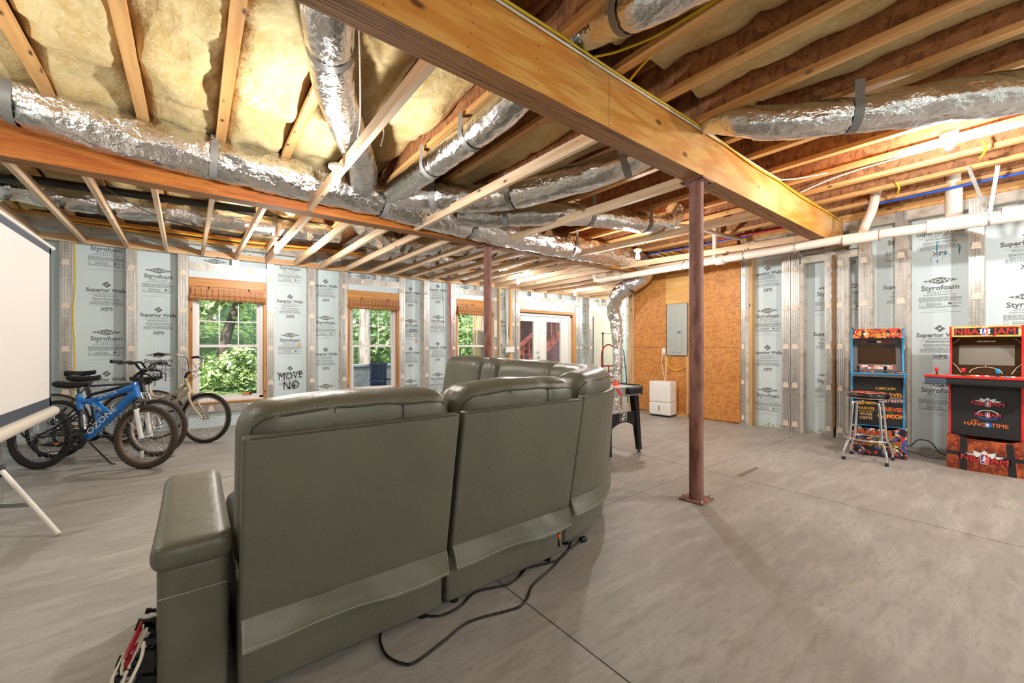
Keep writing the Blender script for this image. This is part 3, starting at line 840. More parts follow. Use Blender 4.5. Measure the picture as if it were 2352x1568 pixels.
duct('foil duct sagging over the lumber before the third window', [(2.3, 7.0, 2.93), (3.0, 6.9, 2.9), (4.0, 6.8, 2.9), (5.0, 6.7, 2.92), (6.5, 6.7, 2.95), (8.0, 6.6, 2.95)], .14, (.35, .7), crk=.022, seed=31)
duct('fat foil duct elbow dropping beside the strand board wall', [(5.65, 4.46, 2.83), (6.2, 4.47, 2.86), (6.6, 4.52, 2.8), (6.78, 4.62, 2.62), (6.72, 4.84, 2.48), (6.72, 5.1, 2.38)], [.16, .16, .15, .15, .16], (.88,), crk=.018, seed=35)
duct('tall foil duct standing against the end of the strand board wall', [(6.80, 5.05, 2.42), (6.74, 5.22, 2.30), (6.82, 5.36, 2.05), (6.9, 5.36, 1.75), (6.92, 5.34, 1.2), (6.92, 5.34, .5), (6.9, 5.34, .0)], [.15, .13, .09, .085, .095], (), crk=.022, seed=39)
# foil patch panels above the lowered lumber
fp = MB().box((2.0, 6.5, 3.0), (2.5, 7.3, 3.02)).build('foil_sheet', m_foil); tag(fp, 'flat foil faced sheet among the joists above the middle windows', 'foil sheet')

# ---- black waste pipe and hung cables over the lowered lumber
bp = MB().tube(smooth_path([(-1.9, 6.75, 2.99), (-1.35, 6.27, 2.96), (-.9, 6.15, 2.95), (.6, 5.9, 2.94)], 8), .045, 12).build('black_pipe', m_black); tag(bp, 'black waste pipe under the joists above the projector screen', 'pipe')
hc = MB().tube(smooth_path([(-.9, 5.6, 2.97), (-.45, 6.2, 2.82), (.0, 6.5, 2.78), (.8, 6.6, 2.80), (1.7, 6.5, 2.83), (2.6, 6.4, 2.8)], 8), .006, 5).build('black_cable', m_blackc); tag(hc, 'thin black cable sagging over the lumber before the window wall', 'cable')
for i, (m, nm) in enumerate(((m_yel, 'yellow_cable'), (m_orange, 'orange_cable'), (m_blackc, 'black_cable'), (m_yel, 'yellow_cable'), (m_orange, 'orange_cable'))):
    o = MB().tube(smooth_path([(-1.3, 7.75 - i * .05, 2.90), (-.2, 7.7 - i * .06, 2.86 + .01 * i), (.7, 7.6 - i * .05, 2.84 + .012 * i), (1.6, 7.55 - i * .06, 2.9), (2.6, 7.6 - i * .04, 2.95)], 8), .012 if i % 2 else .009, 6).build(nm, m)
    tag(o, ('yellow cable of the bundle hung along the window wall top, nearest the wall', 'bright orange cable of the bundle hung along the window wall top', 'black cable of the bundle hung along the window wall top', 'yellow cable lying lower in the bundle along the window wall top', 'outermost orange cable of the bundle along the window wall top')[i], 'cable', 'cables along the window wall top')

# ---- cables along the golden beam
o = MB().tube(smooth_path([(-.5, 1.648, 3.02), (.9, 1.648, 3.018), (1.6, 1.646, 3.022), (2.2, 1.648, 3.016), (3.2, 1.644, 3.018), (4.2, 1.65, 2.985), (4.8, 1.65, 2.995), (5.4, 1.65, 2.975), (6.2, 1.65, 2.985), (6.9, 1.65, 2.99)], 8), .0085, 6).build('yellow_cable', m_yel); tag(o, 'yellow cable stapled along the top edge of the golden beam', 'cable')
o = MB().tube(smooth_path([(-.5, 1.655, 3.006), (1.3, 1.655, 3.004), (2.3, 1.655, 3.002), (3.4, 1.65, 3.006), (4.6, 1.652, 3.01), (4.9, 1.6, 3.02), (5.1, 1.2, 3.04), (5.2, .4, 3.05), (5.2, -.6, 3.05)], 8), .0075, 6).build('white_cable', m_whitec); tag(o, 'white cable along the golden beam turning up between the joists', 'cable')
for k in (0, 1):
    o = MB().tube(smooth_path([(1.9 + k * .35, 1.64, 3.02), (2.0 + k * .2, 1.5, 3.03), (2.09 + k * .03, 1.2, 3.045), (2.092 + k * .02, .4, 3.05), (2.09 + k * .02, -.6, 3.05)], 8), .008, 6).build('yellow_cable', m_yel)
    tag(o, ('yellow cable branching from the beam along the third joist, inner strand', 'yellow cable branching from the beam along the third joist, outer strand')[k], 'cable')
o = MB().tube(smooth_path([(5.35, 1.63, 3.0), (5.45, 1.3, 3.1), (5.47, .8, 3.13), (5.48, -.3, 3.12)], 8), .0075, 6).build('white_cable', m_whitec); tag(o, 'white cable clipped to the joist web behind the ceiling bulb', 'cable')
o = MB().tube(smooth_path([(.56, 1.88, 3.02), (.72, 2.3, 2.98), (.9, 2.85, 2.86), (.93, 3.0, 2.78)], 8), .006, 5).build('white_cable', m_whitec); tag(o, 'thin pale cable dangling beside the foil branch to the first board', 'cable')
o = MB().tube(smooth_path([(1.13, 3.0, 3.1), (1.12, 3.03, 2.98), (1.14, 3.05, 2.9), (1.12, 3.06, 2.80)], 5), .004, 5).build('torn_string', m_whitec); tag(o, 'short torn string dangling from the insulation near the first board', 'string')

# ---- drain pipe along the right-hand wall
dp = thing('drain_pipe', 'long white drain pipe hung along the arcade wall', 'pipe', (6.3, 2.5, 2.6))
T = Matrix.Translation((-6.3, -2.5, -2.6))
MB(T).tube([(6.3, 5.3, 2.575), (6.3, 1.45, 2.595), (6.3, .62, 2.565)], .055, 16).build('pipe_run', m_pvc, dp)
MB(T).tube([(6.3, .66, 2.566), (6.3, -2.6, 2.50)], .068, 16).build('pipe_run', m_pvc, dp)
for a, b, r in ((5.28, 5.16, .062), (3.02, 2.9, .062), (1.47, 1.13, .064), (.74, .28, .075), (.22, .02, .076)):
    MB(T).tube([(6.3, a, 2.575), (6.3, b, 2.575 - (.012 if b < 1 else 0))], r, 16).build('pipe_coupling', m_pvc, dp)
MB(T).tube(smooth_path([(6.3, 5.26, 2.575), (6.3, 5.36, 2.59), (6.32, 5.42, 2.66), (6.34, 5.43, 2.78)], 5), .056, 14).build('pipe_elbow', m_pvc, dp)
MB(T).tube(smooth_path([(6.3, 1.2, 2.585), (6.42, 1.3, 2.64), (6.5, 1.31, 2.74), (6.52, 1.24, 2.95), (6.53, 1.2, 3.2)], 6), .05, 14).build('branch_pipe', m_pvc, dp)
MB(T).tube(smooth_path([(6.3, .36, 2.565), (6.4, .46, 2.6), (6.55, .56, 2.66), (6.6, .57, 2.76), (6.6, .57, 2.9), (6.6, .57, 3.2)], 6), .068, 16).build('branch_pipe', m_pvc, dp)
MB(T).tube(smooth_path([(6.3, 3.0, 2.59), (6.36, 3.08, 2.62), (6.4, 3.09, 2.72), (6.4, 3.09, 3.2)], 6), .036, 12).build('branch_pipe', m_pvc, dp)
for y in (4.75, 3.55, 2.62, 1.98):
    MB(T).tube([(6.3 + .06 * cos(q), y, 2.585 + .06 * sin(q)) for q in [2 * pi * i / 16 for i in range(16)]], .006, 5, closed=True).bar((6.3, y, 2.64), (6.3, y, 2.70), .03, .006).build('pipe_hanger', m_galv, dp)
for y in (1.13, .74, .66, .22, 1.47):
    MB(T).tube([(6.3 + .066 * cos(q), y, 2.573 + .066 * sin(q)) for q in [2 * pi * i / 16 for i in range(16)]], .004, 4, closed=True).build('primer_ring', m_purple, dp)
for s in (-1, 1):
    st = MB(T).bar((6.3 + s * .06, .30, 2.56), (6.3 - .25 - s * .1, .33 + s * .09, 3.03), .028, .004, up=(1, 0, 0))
    st.build('perforated_strap', m_galv, dp)
st = MB(T).tube([(6.3 + .074 * cos(q), .30, 2.565 + .074 * sin(q)) for q in [2 * pi * i / 16 for i in range(16)]], .009, 5, closed=True).build('strap_loop', m_galv, dp)
o = MB().tube(smooth_path([(6.45, -1.5, 3.0), (6.48, .1, 3.0), (6.5, .6, 3.0), (6.55, 1.15, 3.01), (6.62, 1.4, 3.06)], 8), .014, 8).build('blue_pipe', m_blue); tag(o, 'blue water pipe along the joists above the arcade machines', 'pipe')
o = MB().tube(smooth_path([(6.7, 3.2, 3.0), (6.75, 2.6, 3.0), (6.8, 1.9, 3.0)], 8), .012, 8).build('red_pipe', m_red); tag(o, 'red water pipe tucked under the joists behind the golden beam', 'pipe')
o = MB().tube(smooth_path([(6.7, 4.6, 3.0), (6.76, 3.6, 2.99), (6.8, 2.7, 3.0)], 8), .012, 8).build('blue_pipe', m_blue); tag(o, 'blue water pipe above the electrical panel under the joists', 'pipe')
for k, (y, lab) in enumerate(((.95, 'yellow cable stub looped around the blue pipe'), (.30, 'yellow cable stub hanging by the ceiling bulb'))):
    o = MB().tube(smooth_path([(6.0 - k * .6, y, 3.06), (6.05 - k * .6, y - .02, 3.0), (6.2 - k * .6, y + .02, 2.98), (6.35 - k * .6, y + .03, 3.02)], 6), .009, 6).build('yellow_cable', m_yel); tag(o, lab, 'cable')
rd = random.Random(21)
for k in range(14):
    y0 = 3.2 + .13 * k; m = (m_yel, m_whitec, m_orange, m_blackc, m_yel)[k % 5]
    o = MB().tube(smooth_path([(6.75 + rd.uniform(-.1, .1), y0 + .35, 2.98), (6.85, y0 + .2, 2.9), (6.98, y0 + .05, 2.86 + rd.uniform(-.04, .04)), (7.03, y0, 2.8), (7.05, y0, 2.66)], 5), .008, 5).build(('yellow_cable', 'white_cable', 'orange_cable', 'black_cable', 'yellow_cable')[k % 5], m)
    tag(o, ('yellow', 'white', 'orange', 'black', 'yellow')[k % 5] + ' cable of the tangle fanning down above the electrical panel', 'cable', 'cable tangle above the electrical panel')
jb = thing('junction_box', 'grey metal junction box on the timber behind the golden beam', 'junction box', (6.55, 2.62, 2.74))
MB().rbox((-.05, -.07, 0), (.05, .07, .09), .006, 2).build('box_body', m_galv, jb); MB().box((-.06, -.08, -.006), (.06, .08, 0)).build('cover', m_galv, jb)
MB().bar((6.62, 1.83, 2.73), (6.62, 4.6, 2.70), .045, .09).build('lowered_board', m_pine, ce)
for k, y in enumerate((4.35, 3.35)):
    pass

o = MB().tube(smooth_path([(5.05, 3.5, 3.1), (5.1, 3.35, 3.0), (5.25, 3.2, 2.97), (5.6, 3.0, 2.97), (6.3, 2.95, 2.97), (6.9, 2.9, 2.99)], 6), .03, 10).build('white_pipe', m_pvc); tag(o, 'short white pipe under the joists past the sagging foil duct', 'pipe')

# ---- bare bulbs in porcelain holders
BULBS = [(.87, 3.34, 2.68, 'bare bulb on the board beside the large crinkled duct', .8), (.88, 6.3, 2.68, 'bare bulb on the lumber in front of the first window', 1.0),
         (5.17, 6.45, 2.68, 'bare bulb on the lumber beyond the far steel post', .6), (5.06, 3.55, 2.68, 'bare bulb on the board beside the rusty post top', 1),
         (7.41, 7.0, 2.68, 'bare bulb above the French doors', .4), (4.87, .448, 3.03, 'bare bulb on the joist above the arcade machines', 1.0),
         (5.3, -1.3, 2.5, 'added fill bulb hanging on a cord behind the arcade machines aisle', 1.6), (.6, -1.9, 2.5, 'added fill bulb hanging on a cord behind the sofa', .75), (-1.35, 3.0, 2.5, 'added fill bulb hanging on a cord beside the projector screen', .4), (10.2, 6.4, 2.6, 'added fill bulb hanging on a cord inside the alcove', 1.2)]  # unseen bulbs on cords, added as fill light for walls and alcove
for x, y, z, lab, e in BULBS:
    if lab:
        t = thing('ceiling_light', lab, 'light', (x, y, z))
        MB().lathe([(.0, 0), (.055, 0), (.056, -.02), (.045, -.03), (.03, -.034), (.028, -.055), (.019, -.056)], n=20).build('lamp_holder', m_porc, t)
        MB().lathe([(.014, -.05), (.016, -.068), (.028, -.09), (.033, -.112), (.029, -.132), (.016, -.145), (0, -.149)], n=18).build('bulb', m_bulb, t)
        if z < 2.65: MB().tube([(0, 0, 0), (0, 0, 3.03 - z)], .005, 6).build('fill_bulb_cord', m_whitec, t)  # only the added fill bulbs hang on cords
        elif z < 3: MB().box((-.02, -.035, 0), (.05, .035, .012)).build('mounting_box', m_galv, t)
    ld = bpy.data.lights.new('bulb_light', 'POINT'); ld.energy = BULB_W * e; ld.color = (1, .962, .91); ld.shadow_soft_size = .035
    lo = bpy.data.objects.new('bulb_light', ld); COL.objects.link(lo); lo.location = (x, y, z - .2)

# ================================================================ SOFA
so = thing('sectional_sofa', 'large grey green leather sectional sofa seen from behind', 'sofa', (1.5, 2.6, 0))
TS = Matrix.Translation((-1.5, -2.6, 0))
LEAN = lambda z: -.135 * max(0, z - .24) / .74
def sofa_module(place, w, top=1.085, n=5, seat=True, flap=True, x_in=.006, cushion=True, link=True, lf=lambda x: 1):
    pl = lambda p: TS @ Vector(place(p[0], p[1], p[2]))
    L = lambda p: pl((p[0], p[1] + LEAN(p[2]) * lf(p[0]), p[2]))
    b = MB(); b.rbox((x_in, .0, .04), (w - x_in, .86, .40), .018, n, 0, pl); b.build('base_panel', m_leather, so)
    b = MB(); b.rbox((x_in, -.032, .28), (w - x_in, .03, .985), .014, n, 0, L)
    bp_ = b.build('outer_back', m_leather, so)
    sm = MB(); k = max(8, n * 2)
    sm.tube([L((x_in + .02 + (w - 2 * x_in - .04) * i / k, -.0305, .977)) for i in range(k + 1)], .0032, 5)
    sm.build('piping', m_stitch, bp_)
    if flap:
        def fp(s, t, o):
            x = x_in + .004 + (w - 2 * x_in - .008) * s; z = .335 - .098 * t
            y = LEAN(.335) * lf(x) - .034 - .030 * t - .012 * t * sin(s * 9 + 1) - .006 * fbm((s * 6, t * 2, w)) + o
            return pl((x, y, z - .012 * t * (s - .5)))
        m = MB().grid(28, 5, lambda s, t: fp(s, t, 0)).grid(28, 5, lambda s, t: fp(1 - s, t, .005))
        f = m.build('zip_flap', m_leather, so)
        e = MB().tube([fp(i / 28, .90, -.0015) for i in range(29)], .0016, 4).tube([fp(0.006, i / 6, -.0015) for i in range(7)], .0016, 4).tube([fp(.994, i / 6, -.0015) for i in range(7)], .0016, 4)
        e.build('edge_stitching', m_stitchl, f)
    if cushion:
        zt = top; r = .11
        def cf(p):
            q = Vector(p); u = (q.x / w - .5) * 2
            puff = .018 * (1 - u * u)
            if q.z > .9: q.z += puff + .006 * fbm((q.x * 7, q.y * 7, w * 3))
            q.y -= .012 * (1 - u * u) if q.y < .1 else 0
            for s in (.33, .68):
                q.y += .012 * math.exp(-((q.x / w - s) / .012) ** 2) if q.y < .1 else 0
            q.y += .004 * fbm((q.x * 12, q.z * 12, 3))
            return L(q)
        c = MB(); c.rbox((.0, .012, .46), (w, .29, zt), r, max(16, n), 0, cf)
        cu = c.build('back_cushion', m_leather, so)
        pp = []
        a = .62
        for (x, y, z) in [(.03, .04, .62), (.024, .046, .8), (.024, .046, zt - .14), (.040, .040, zt - .085), (.075, .031, zt - .06)]: pp.append((x, y, z))
        kk = 14
        for i in range(1, kk): pp.append((.10 + (w - .20) * i / kk, .026, zt - .055))
        for (x, y, z) in [(.075, .031, zt - .06), (.040, .040, zt - .085), (.024, .046, zt - .14), (.024, .046, .8)]: pp.append((w - x, y, z))
        MB().tube([cf(Vector(p)) + Vector((0, 0, .001)) for p in pp], .0042, 6).build('piping', m_stitch, cu)
        h = MB()
        for i in range(int(w / .016)):
            x = .08 + i * .016
            if x > w - .09 or x < .09: continue
            h.tube([cf(Vector((x, .032, zt - .046))) + Vector((0, 0, .0008)), cf(Vector((x + .008, .032, zt - .046))) + Vector((0, 0, .0008))], .0014, 4, caps=False)
        for s_ in (.36, .69): MB().tube([cf(Vector((w * s_, .0125 + .014 * q * q, .94 + (zt - .055 - .94) * q))) + Vector((0, 0, 0)) for q in (0, .25, .5, .75, 1)], .003, 5).build('cushion_seam', m_stitch, cu)
        h.build('top_stitching', m_stitchl, cu, kind='stuff')
    if link: MB().rbox((w - .03, .03, .08), (w + .025, .22, .92), .01, 3, 0, L).rbox((w - .03, .22, .08), (w + .02, .7, .45), .01, 3, 0, pl).build('light_leak_filler', m_black, so)  # dark filler added between modules to stop light leaking through the gap
    if seat:
        s = MB(); s.rbox((.012, .26, .36), (w - .012, .93, .52), .06, n, 0, pl); s.build('seat_cushion', m_leather, so)
    for xx in (.08, w - .08):
        for yy in (.06, .78):
            q = place(xx, yy, 0)
            MB(TS).lathe([(0, 0), (.022, 0), (.026, .045), (0, .045)], (q[0], q[1], 0), 10).build('foot', m_black, so)
sofa_module(lambda x, y, z: (.118 + x, 1.735 + y, z), .82)
sofa_module(lambda x, y, z: (.955 + x, 1.748 + y, z), .80, top=1.095)
def wedge(x, y, z):
    a = -pi / 2 + .0 + x / 1.06
    return (1.83 + (1.06 - y) * cos(a), 2.885 + (1.06 - y) * sin(a), z)
sofa_module(wedge, 1.66, top=1.11, n=18, lf=lambda x: 1 - .75 * min(1, max(0, x) / .8))
sofa_module(lambda x, y, z: (2.89 - y, 2.92 + x, z), .93, top=1.115)
sofa_module(lambda x, y, z: (2.89 - y, 3.87 + x, z), .33, top=1.12, seat=False)
sofa_module(lambda x, y, z: (2.89 - y, 4.22 + x, z), .86, top=1.135, link=False)
def arm(place):
    pl = lambda p: TS @ Vector(place(p[0], p[1], p[2]))
    a = MB(); a.rbox((-.205, .02, .04), (-.01, .92, .56), .03, 5, 0, pl); ar = a.build('arm', m_leather, so)
    def dip(p):
        q = Vector(p); t = (q.y - .0) / .78
        q.z -= .012 * sin(t * 3.1) if q.z > .58 else 0
        return pl(q)
    a = MB(); a.rbox((-.222, .0, .535), (.004, .93, .635), .042, 8, 0, dip); a.build('arm_pad', m_leather, so)
    st = MB()
    st.tube([pl((-.2 + .185 * i / 12, .017, .455)) for i in range(13)], .0018, 4)
    st.build('stitching', m_stitchl, ar)
    st = MB()
    for i in range(26):
        x = -.2 + .19 * i / 26
        st.tube([pl((x, .006, .606)), pl((x + .0045, .006, .606))], .0013, 4, caps=False)
        st.tube([pl((x, .012, .617)), pl((x + .0045, .012, .617))], .0013, 4, caps=False)
    st.build('double_stitching', m_stitchl, so, kind='stuff')
arm(lambda x, y, z: (.108 + x, 1.735 + y, z))
arm(lambda x, y, z: (2.89 - y, 5.08 - (x + .01), z))
MB(TS).tube(smooth_path([(1.655, 1.70, .27), (1.658, 1.69, .235), (1.655, 1.69, .2)], 5), .003, 5).build('lead_wire', m_blackc, so)
MB(TS).lathe([(0, .178), (.009, .178), (.009, .202), (0, .202)], (1.655, 1.69, 0), 8).build('orange_tag', M('orange tag', (244, 104, 30), .5), so)
MB(TS).lathe([(0, .13), (.006, .13), (.006, .178), (0, .178)], (1.655, 1.69, 0), 8).build('connector', m_black, so)
o = MB().tube(smooth_path([(.66, 1.80, .012), (.635, 1.74, .006), (.629, 1.643, .006), (.668, 1.56, .006), (.718, 1.544, .006), (.854, 1.577, .006), (1.01, 1.615, .006), (1.192, 1.571, .006), (1.263, 1.558, .006), (1.336, 1.589, .006), (1.433, 1.657, .006), (1.634, 1.718, .006), (1.779, 1.78, .006), (1.86, 1.80, .012), (2.0, 1.83, .012)], 8), .0055, 8)
o.rbox((1.99, 1.815, 0), (2.04, 1.85, .03), .008, 2).build('power_cord', m_blackc); tag(bpy.data.objects['power_cord'], 'black power cord looping out over the floor behind the sofa', 'cord')
o = MB().tube(smooth_path([(.80, 1.83, .006), (.868, 1.775, .006), (.931, 1.735, .006), (1.036, 1.74, .006), (1.159, 1.79, .006), (1.321, 1.745, .006), (1.42, 1.76, .006), (1.515, 1.80, .006), (1.698, 1.76, .006), (1.82, 1.79, .006), (1.95, 1.87, .006)], 8), .0055, 8).build('power_cord', m_blackc); tag(o, 'black power cord running straight along the foot of the sofa back', 'cord')

# ================================================================ BICYCLES
def wheel(par, x, R_, tyre, rimm, fat=.024, name='wheel', spoke=m_steel, knob=True):
    m = MB(); n = 56
    m.tube([(x + (R_ - fat) * cos(2 * pi * i / n), 0, R_ + (R_ - fat) * sin(2 * pi * i / n)) for i in range(n)], fat, 10, closed=True)
    if knob:
        for i in range(64):
            a = 2 * pi * i / 64; c = cos(a); s = sin(a)
            for y in (-.012, .012):
                q = Vector((x + (R_ - .003) * c, y, R_ + (R_ - .003) * s)); t = Vector((-s, 0, c))
                m.bar(q - t * .006, q + t * .006, .014, .006, up=(c, 0, s))
    w = m.build(name, tyre, par)
    r = R_ - 2 * fat - .008
    m = MB()
    prof = [(r + .012, -.012), (r + .012, .012), (r - .008, .011), (r - .012, 0), (r - .008, -.011), (r + .012, -.012)]
    vs = []; k = len(prof)
    for i in range(n):
        a = 2 * pi * i / n
        for (q, y) in prof: vs.append((x + q * cos(a), y, R_ + q * sin(a)))
    m.add(vs, [(i * k + j, i * k + j + 1, ((i + 1) % n) * k + j + 1, ((i + 1) % n) * k + j) for i in range(n) for j in range(k - 1)], 0, True)
    m.build('rim', rimm, w)
    m = MB().lathe([(.0, -.05), (.008, -.05), (.008, -.03), (.022, -.028), (.022, -.022), (.013, -.02), (.013, .02), (.022, .022), (.022, .028), (.008, .03), (.008, .05), (0, .05)], (x, 0, R_), 12, axis=1)
    m.build('hub', m_steel, w)
    m = MB()
    for i in range(28):
        a = 2 * pi * i / 28; b = a + (.5 if (i // 2) % 2 else -.5); y = .025 if i % 2 else -.025
        m.tube([(x + .021 * cos(b), y, R_ + .021 * sin(b)), (x + r * cos(a), 0, R_ + r * sin(a))], .0014, 3, caps=False)
    m.build('spokes', spoke, w, kind='stuff')
    return w
def saddle(par, x, z, l=.27, w=.15, mat=None):
    m = MB()
    def fn(u, v):
        s = u; hw = w / 2 * (1 - s) ** .7 * (1 if s < .55 else 1) * .95 + .02
        hw = .022 + (w / 2 - .022) * (1 / (1 + math.exp((s - .42) * 11)))
        t = 2 * pi * v
        return (x - l / 2 + l * s + 0.0, hw * cos(t), z + (.030 * sin(t) if sin(t) > 0 else .048 * (1 - s * .5) * sin(t)) + .014 * (1 - 2 * s) ** 2)
    m.grid(14, 16, fn)
    m.add([fn(0, j / 16) for j in range(16)], [tuple(range(16))]); m.add([fn(1, j / 16) for j in range(16)], [tuple(range(15, -1, -1))])
    s = m.build('saddle', mat or m_black, par)
    MB().tube([(x - .09, .022, z - .02), (x - .03, .022, z - .05), (x + .05, .02, z - .05), (x + .1, .012, z - .015)], .0035, 6).tube([(x - .09, -.022, z - .02), (x - .03, -.022, z - .05), (x + .05, -.02, z - .05), (x + .1, -.012, z - .015)], .0035, 6).build('saddle_rails', m_steel, s)
def crank(par, x, z, mat=m_black, ang=.2, L=.17):
    m = MB().lathe([(.05, -.052), (.088, -.052), (.094, -.048), (.088, -.044), (.05, -.044), (.05, -.052)], (x, 0, z), 30, axis=1)
    for i in range(32):
        a = 2 * pi * i / 32; m.bar((x + .088 * cos(a), -.048, z + .088 * sin(a)), (x + .098 * cos(a), -.048, z + .098 * sin(a)), .003, .006, up=Y_)
    for i in range(5):
        a = 2 * pi * i / 5; m.bar((x, -.05, z), (x + .06 * cos(a), -.05, z + .06 * sin(a)), .005, .016, up=Y_)
    m.lathe([(.0, -.07), (.02, -.07), (.022, .07), (0, .07)], (x, 0, z), 12, axis=1)
    c = m.build('crankset', mat, par)
    for s in (-1, 1):
        e = (x + s * L * cos(ang), s * .075, z + s * L * sin(ang))
        MB().bar((x, s * .072, z), e, .012, .022, up=Y_).build('crank_arm', m_blackm, c)
        p = MB().rbox((e[0] - .045, min(e[1], e[1] + s * .095), e[2] - .012), (e[0] + .045, max(e[1] + s * .005, e[1] + s * .095), e[2] + .012), .006, 2).build('pedal', m_black, c)
        MB().box((e[0] + .044, e[1] + s * .03, e[2] - .008), (e[0] + .047, e[1] + s * .07, e[2] + .008)).build('pedal_reflector', M('amber reflector', (230, 130, 40), .3), c) if s < 0 else None
    ch = MB()
    ch.tube([(x, -.048, z + .092), (.0, -.048, R0 + .035)], .005, 4).tube([(x, -.048, z - .092), (.06, -.046, .17), (.02, -.046, .20), (.02, -.046, R0 - .03)], .005, 4)
    ch.build('chain', m_blackm, par)
    cs = MB()
    for i in range(6): cs.lathe([(.02, -.04 + .006 * i), (.052 - .005 * i, -.04 + .006 * i), (.052 - .005 * i, -.037 + .006 * i), (.02, -.037 + .006 * i)], (0, 0, R0), 20, axis=1)
    cs.build('sprocket_stack', m_steel, par)
    MB().bar((.0, -.055, R0 - .02), (.03, -.055, .21), .012, .03, up=Y_).bar((.03, -.052, .215), (.07, -.05, .155), .012, .022, up=Y_).lathe([(0, -.058), (.026, -.056), (.026, -.046), (0, -.044)], (.07, 0, .16), 12, axis=1).build('derailleur', m_blackm, par)
R0 = .33
def handlebar(par, hx, hz, clampx, clampz, rise=.05, w=.62, sweep=.08, mat=m_black, drop=False, cruiser=False):
    st = MB().tube([(hx, 0, hz), (hx + (clampx - hx) * .2, 0, hz + .05), (clampx, 0, clampz)], .016, 8)
    st.build('stem', mat, par)
    if drop:
        for_s = []
        P = [(clampx, 0, clampz)]
        pts = lambda s: [(clampx, 0, clampz), (clampx, s * .15, clampz), (clampx + .02, s * .2, clampz), (clampx + .1, s * .21, clampz - .005), (clampx + .13, s * .21, clampz - .05), (clampx + .1, s * .21, clampz - .12), (clampx, s * .21, clampz - .14)]
    elif cruiser:
        pts = lambda s: [(clampx, 0, clampz), (clampx + .04, s * .08, clampz + .02), (clampx + .05, s * .14, clampz + .16), (clampx, s * .22, clampz + .20), (clampx - .12, s * .29, clampz + .21), (clampx - .24, s * .31, clampz + .2)]
    else:
        pts = lambda s: [(clampx, 0, clampz), (clampx, s * .05, clampz), (clampx - .005, s * .12, clampz + rise), (clampx - .02, s * w * .32, clampz + rise), (clampx - sweep, s * w / 2, clampz + rise)]
    a = smooth_path(pts(-1), 6)[::-1]; b = smooth_path(pts(1), 6)
    hb = MB().tube(a + b[1:], .012, 10).build('handlebar', m_chrome if cruiser else mat, par)
    for p in (a, b[::-1]):
        q = [Vector(v) for v in p[:9 if drop else 6]]
        MB().tube(q, .0165, 10).build('grip', m_rubber, hb)
        g = q[-1]; d = (q[-1] - q[0]).normalized()
        s = 1 if g.y > 0 else -1
        MB().rbox((g.x - .02, g.y - .02, g.z - .022), (g.x + .025, g.y + .02, g.z + .012), .008, 2).build('lever_mount', m_black, hb)
        MB().tube(smooth_path([(g.x + .025, g.y, g.z - .01), (g.x + .045, g.y + s * .03, g.z - .02), (g.x + .04, g.y + s * .09, g.z - .03)] if not drop else [(g.x + .02, g.y, g.z + .06), (g.x + .06, g.y, g.z + .03), (g.x + .055, g.y, g.z - .06)], 4), .005, 6).build('brake_lever', m_blackm, hb)
    cb = MB()
    for i, s in enumerate((-1, 1, -1, 1)):
        g = Vector((clampx, s * .12, clampz + (.12 if cruiser else rise) * .8))
        cb.tube(smooth_path([g, g + Vector((.09, -s * .02, .0 + .012 * i)), g + Vector((.12, -s * .06, -.10)), (hx + .05, s * .02, hz - .06 + .01 * i), (hx - .0, s * .02, hz - .14)], 7), .0022, 5, caps=False)
    cb.build('control_cables', m_blackc, par, kind='stuff')
def place_bike(name, label, A, B, tilt=0):
    a = math.atan2(B[1] - A[1], B[0] - A[0])
    t = thing(name, label, 'bicycle', (A[0], A[1], 0), a, 'bicycles by the window wall')
    t.rotation_euler = (tilt, 0, a)
    return t
def T_(par, name, segs, mat):
    m = MB()
    for p, q, r in segs: m.tube([p, q], r, 12)
    return m.build(name, mat, par)

m_bblue = M('bright blue paint', (18, 122, 214), .3, coat=.5)
m_bblack = M('gloss black paint', (24, 24, 26), .3, coat=.4)
m_beige = M('champagne paint', (196, 182, 152), .35, coat=.3)
m_greyp = M('dark grey paint', (62, 62, 66), .35)
m_wdecal = M('white decal', (235, 238, 240), .5)
m_tyreb = M('brown dusty tyre', (66, 57, 50), .8)
m_tanrim = M('bronze rim', (128, 106, 92), .4, .3)
m_alrim = M('pale alloy rim', (212, 202, 192), .3, .6)
# -- bright blue full-suspension mountain bike, nearest
b = place_bike('bicycle', 'bright blue full suspension mountain bike with white fork, closest to the sofa', (-1.283, 6.402), (-.41, 5.743), R(-4))
wheel(b, 0, R0, m_rubber, m_bblack, .027); wheel(b, 1.094, R0, m_tyreb, m_tanrim, .027)
fr = MB()
fr.tube(smooth_path([(.385, 0, .72), (.46, 0, .70), (.60, 0, .735), (.78, 0, .80), (.945, 0, .855)], 5), [.026] * 8 + [.03] * 9 + [.034] * 4, 12)
fr.tube([(.965, 0, .80), (.52, 0, .355), (.49, 0, .325)], [.042, .036, .03], 12)
fr.tube([(.365, 0, .775), (.395, 0, .615)], .027, 12)
fr.tube([(.935, 0, .895), (.985, 0, .74)], .03, 12)
fr.tube([(.50, 0, .70), (.56, 0, .66), (.70, 0, .575)], [.034, .034, .026], 12)
fr.tube([(.575, 0, .645), (.56, 0, .56), (.585, 0, .47)], .014, 8); fr.tube([(.62, 0, .62), (.61, 0, .54), (.64, 0, .48)], .012, 8)
fr.build('frame', m_bblue, b)
dc = MB()
ux = Vector((.445, 0, .445)).normalized()
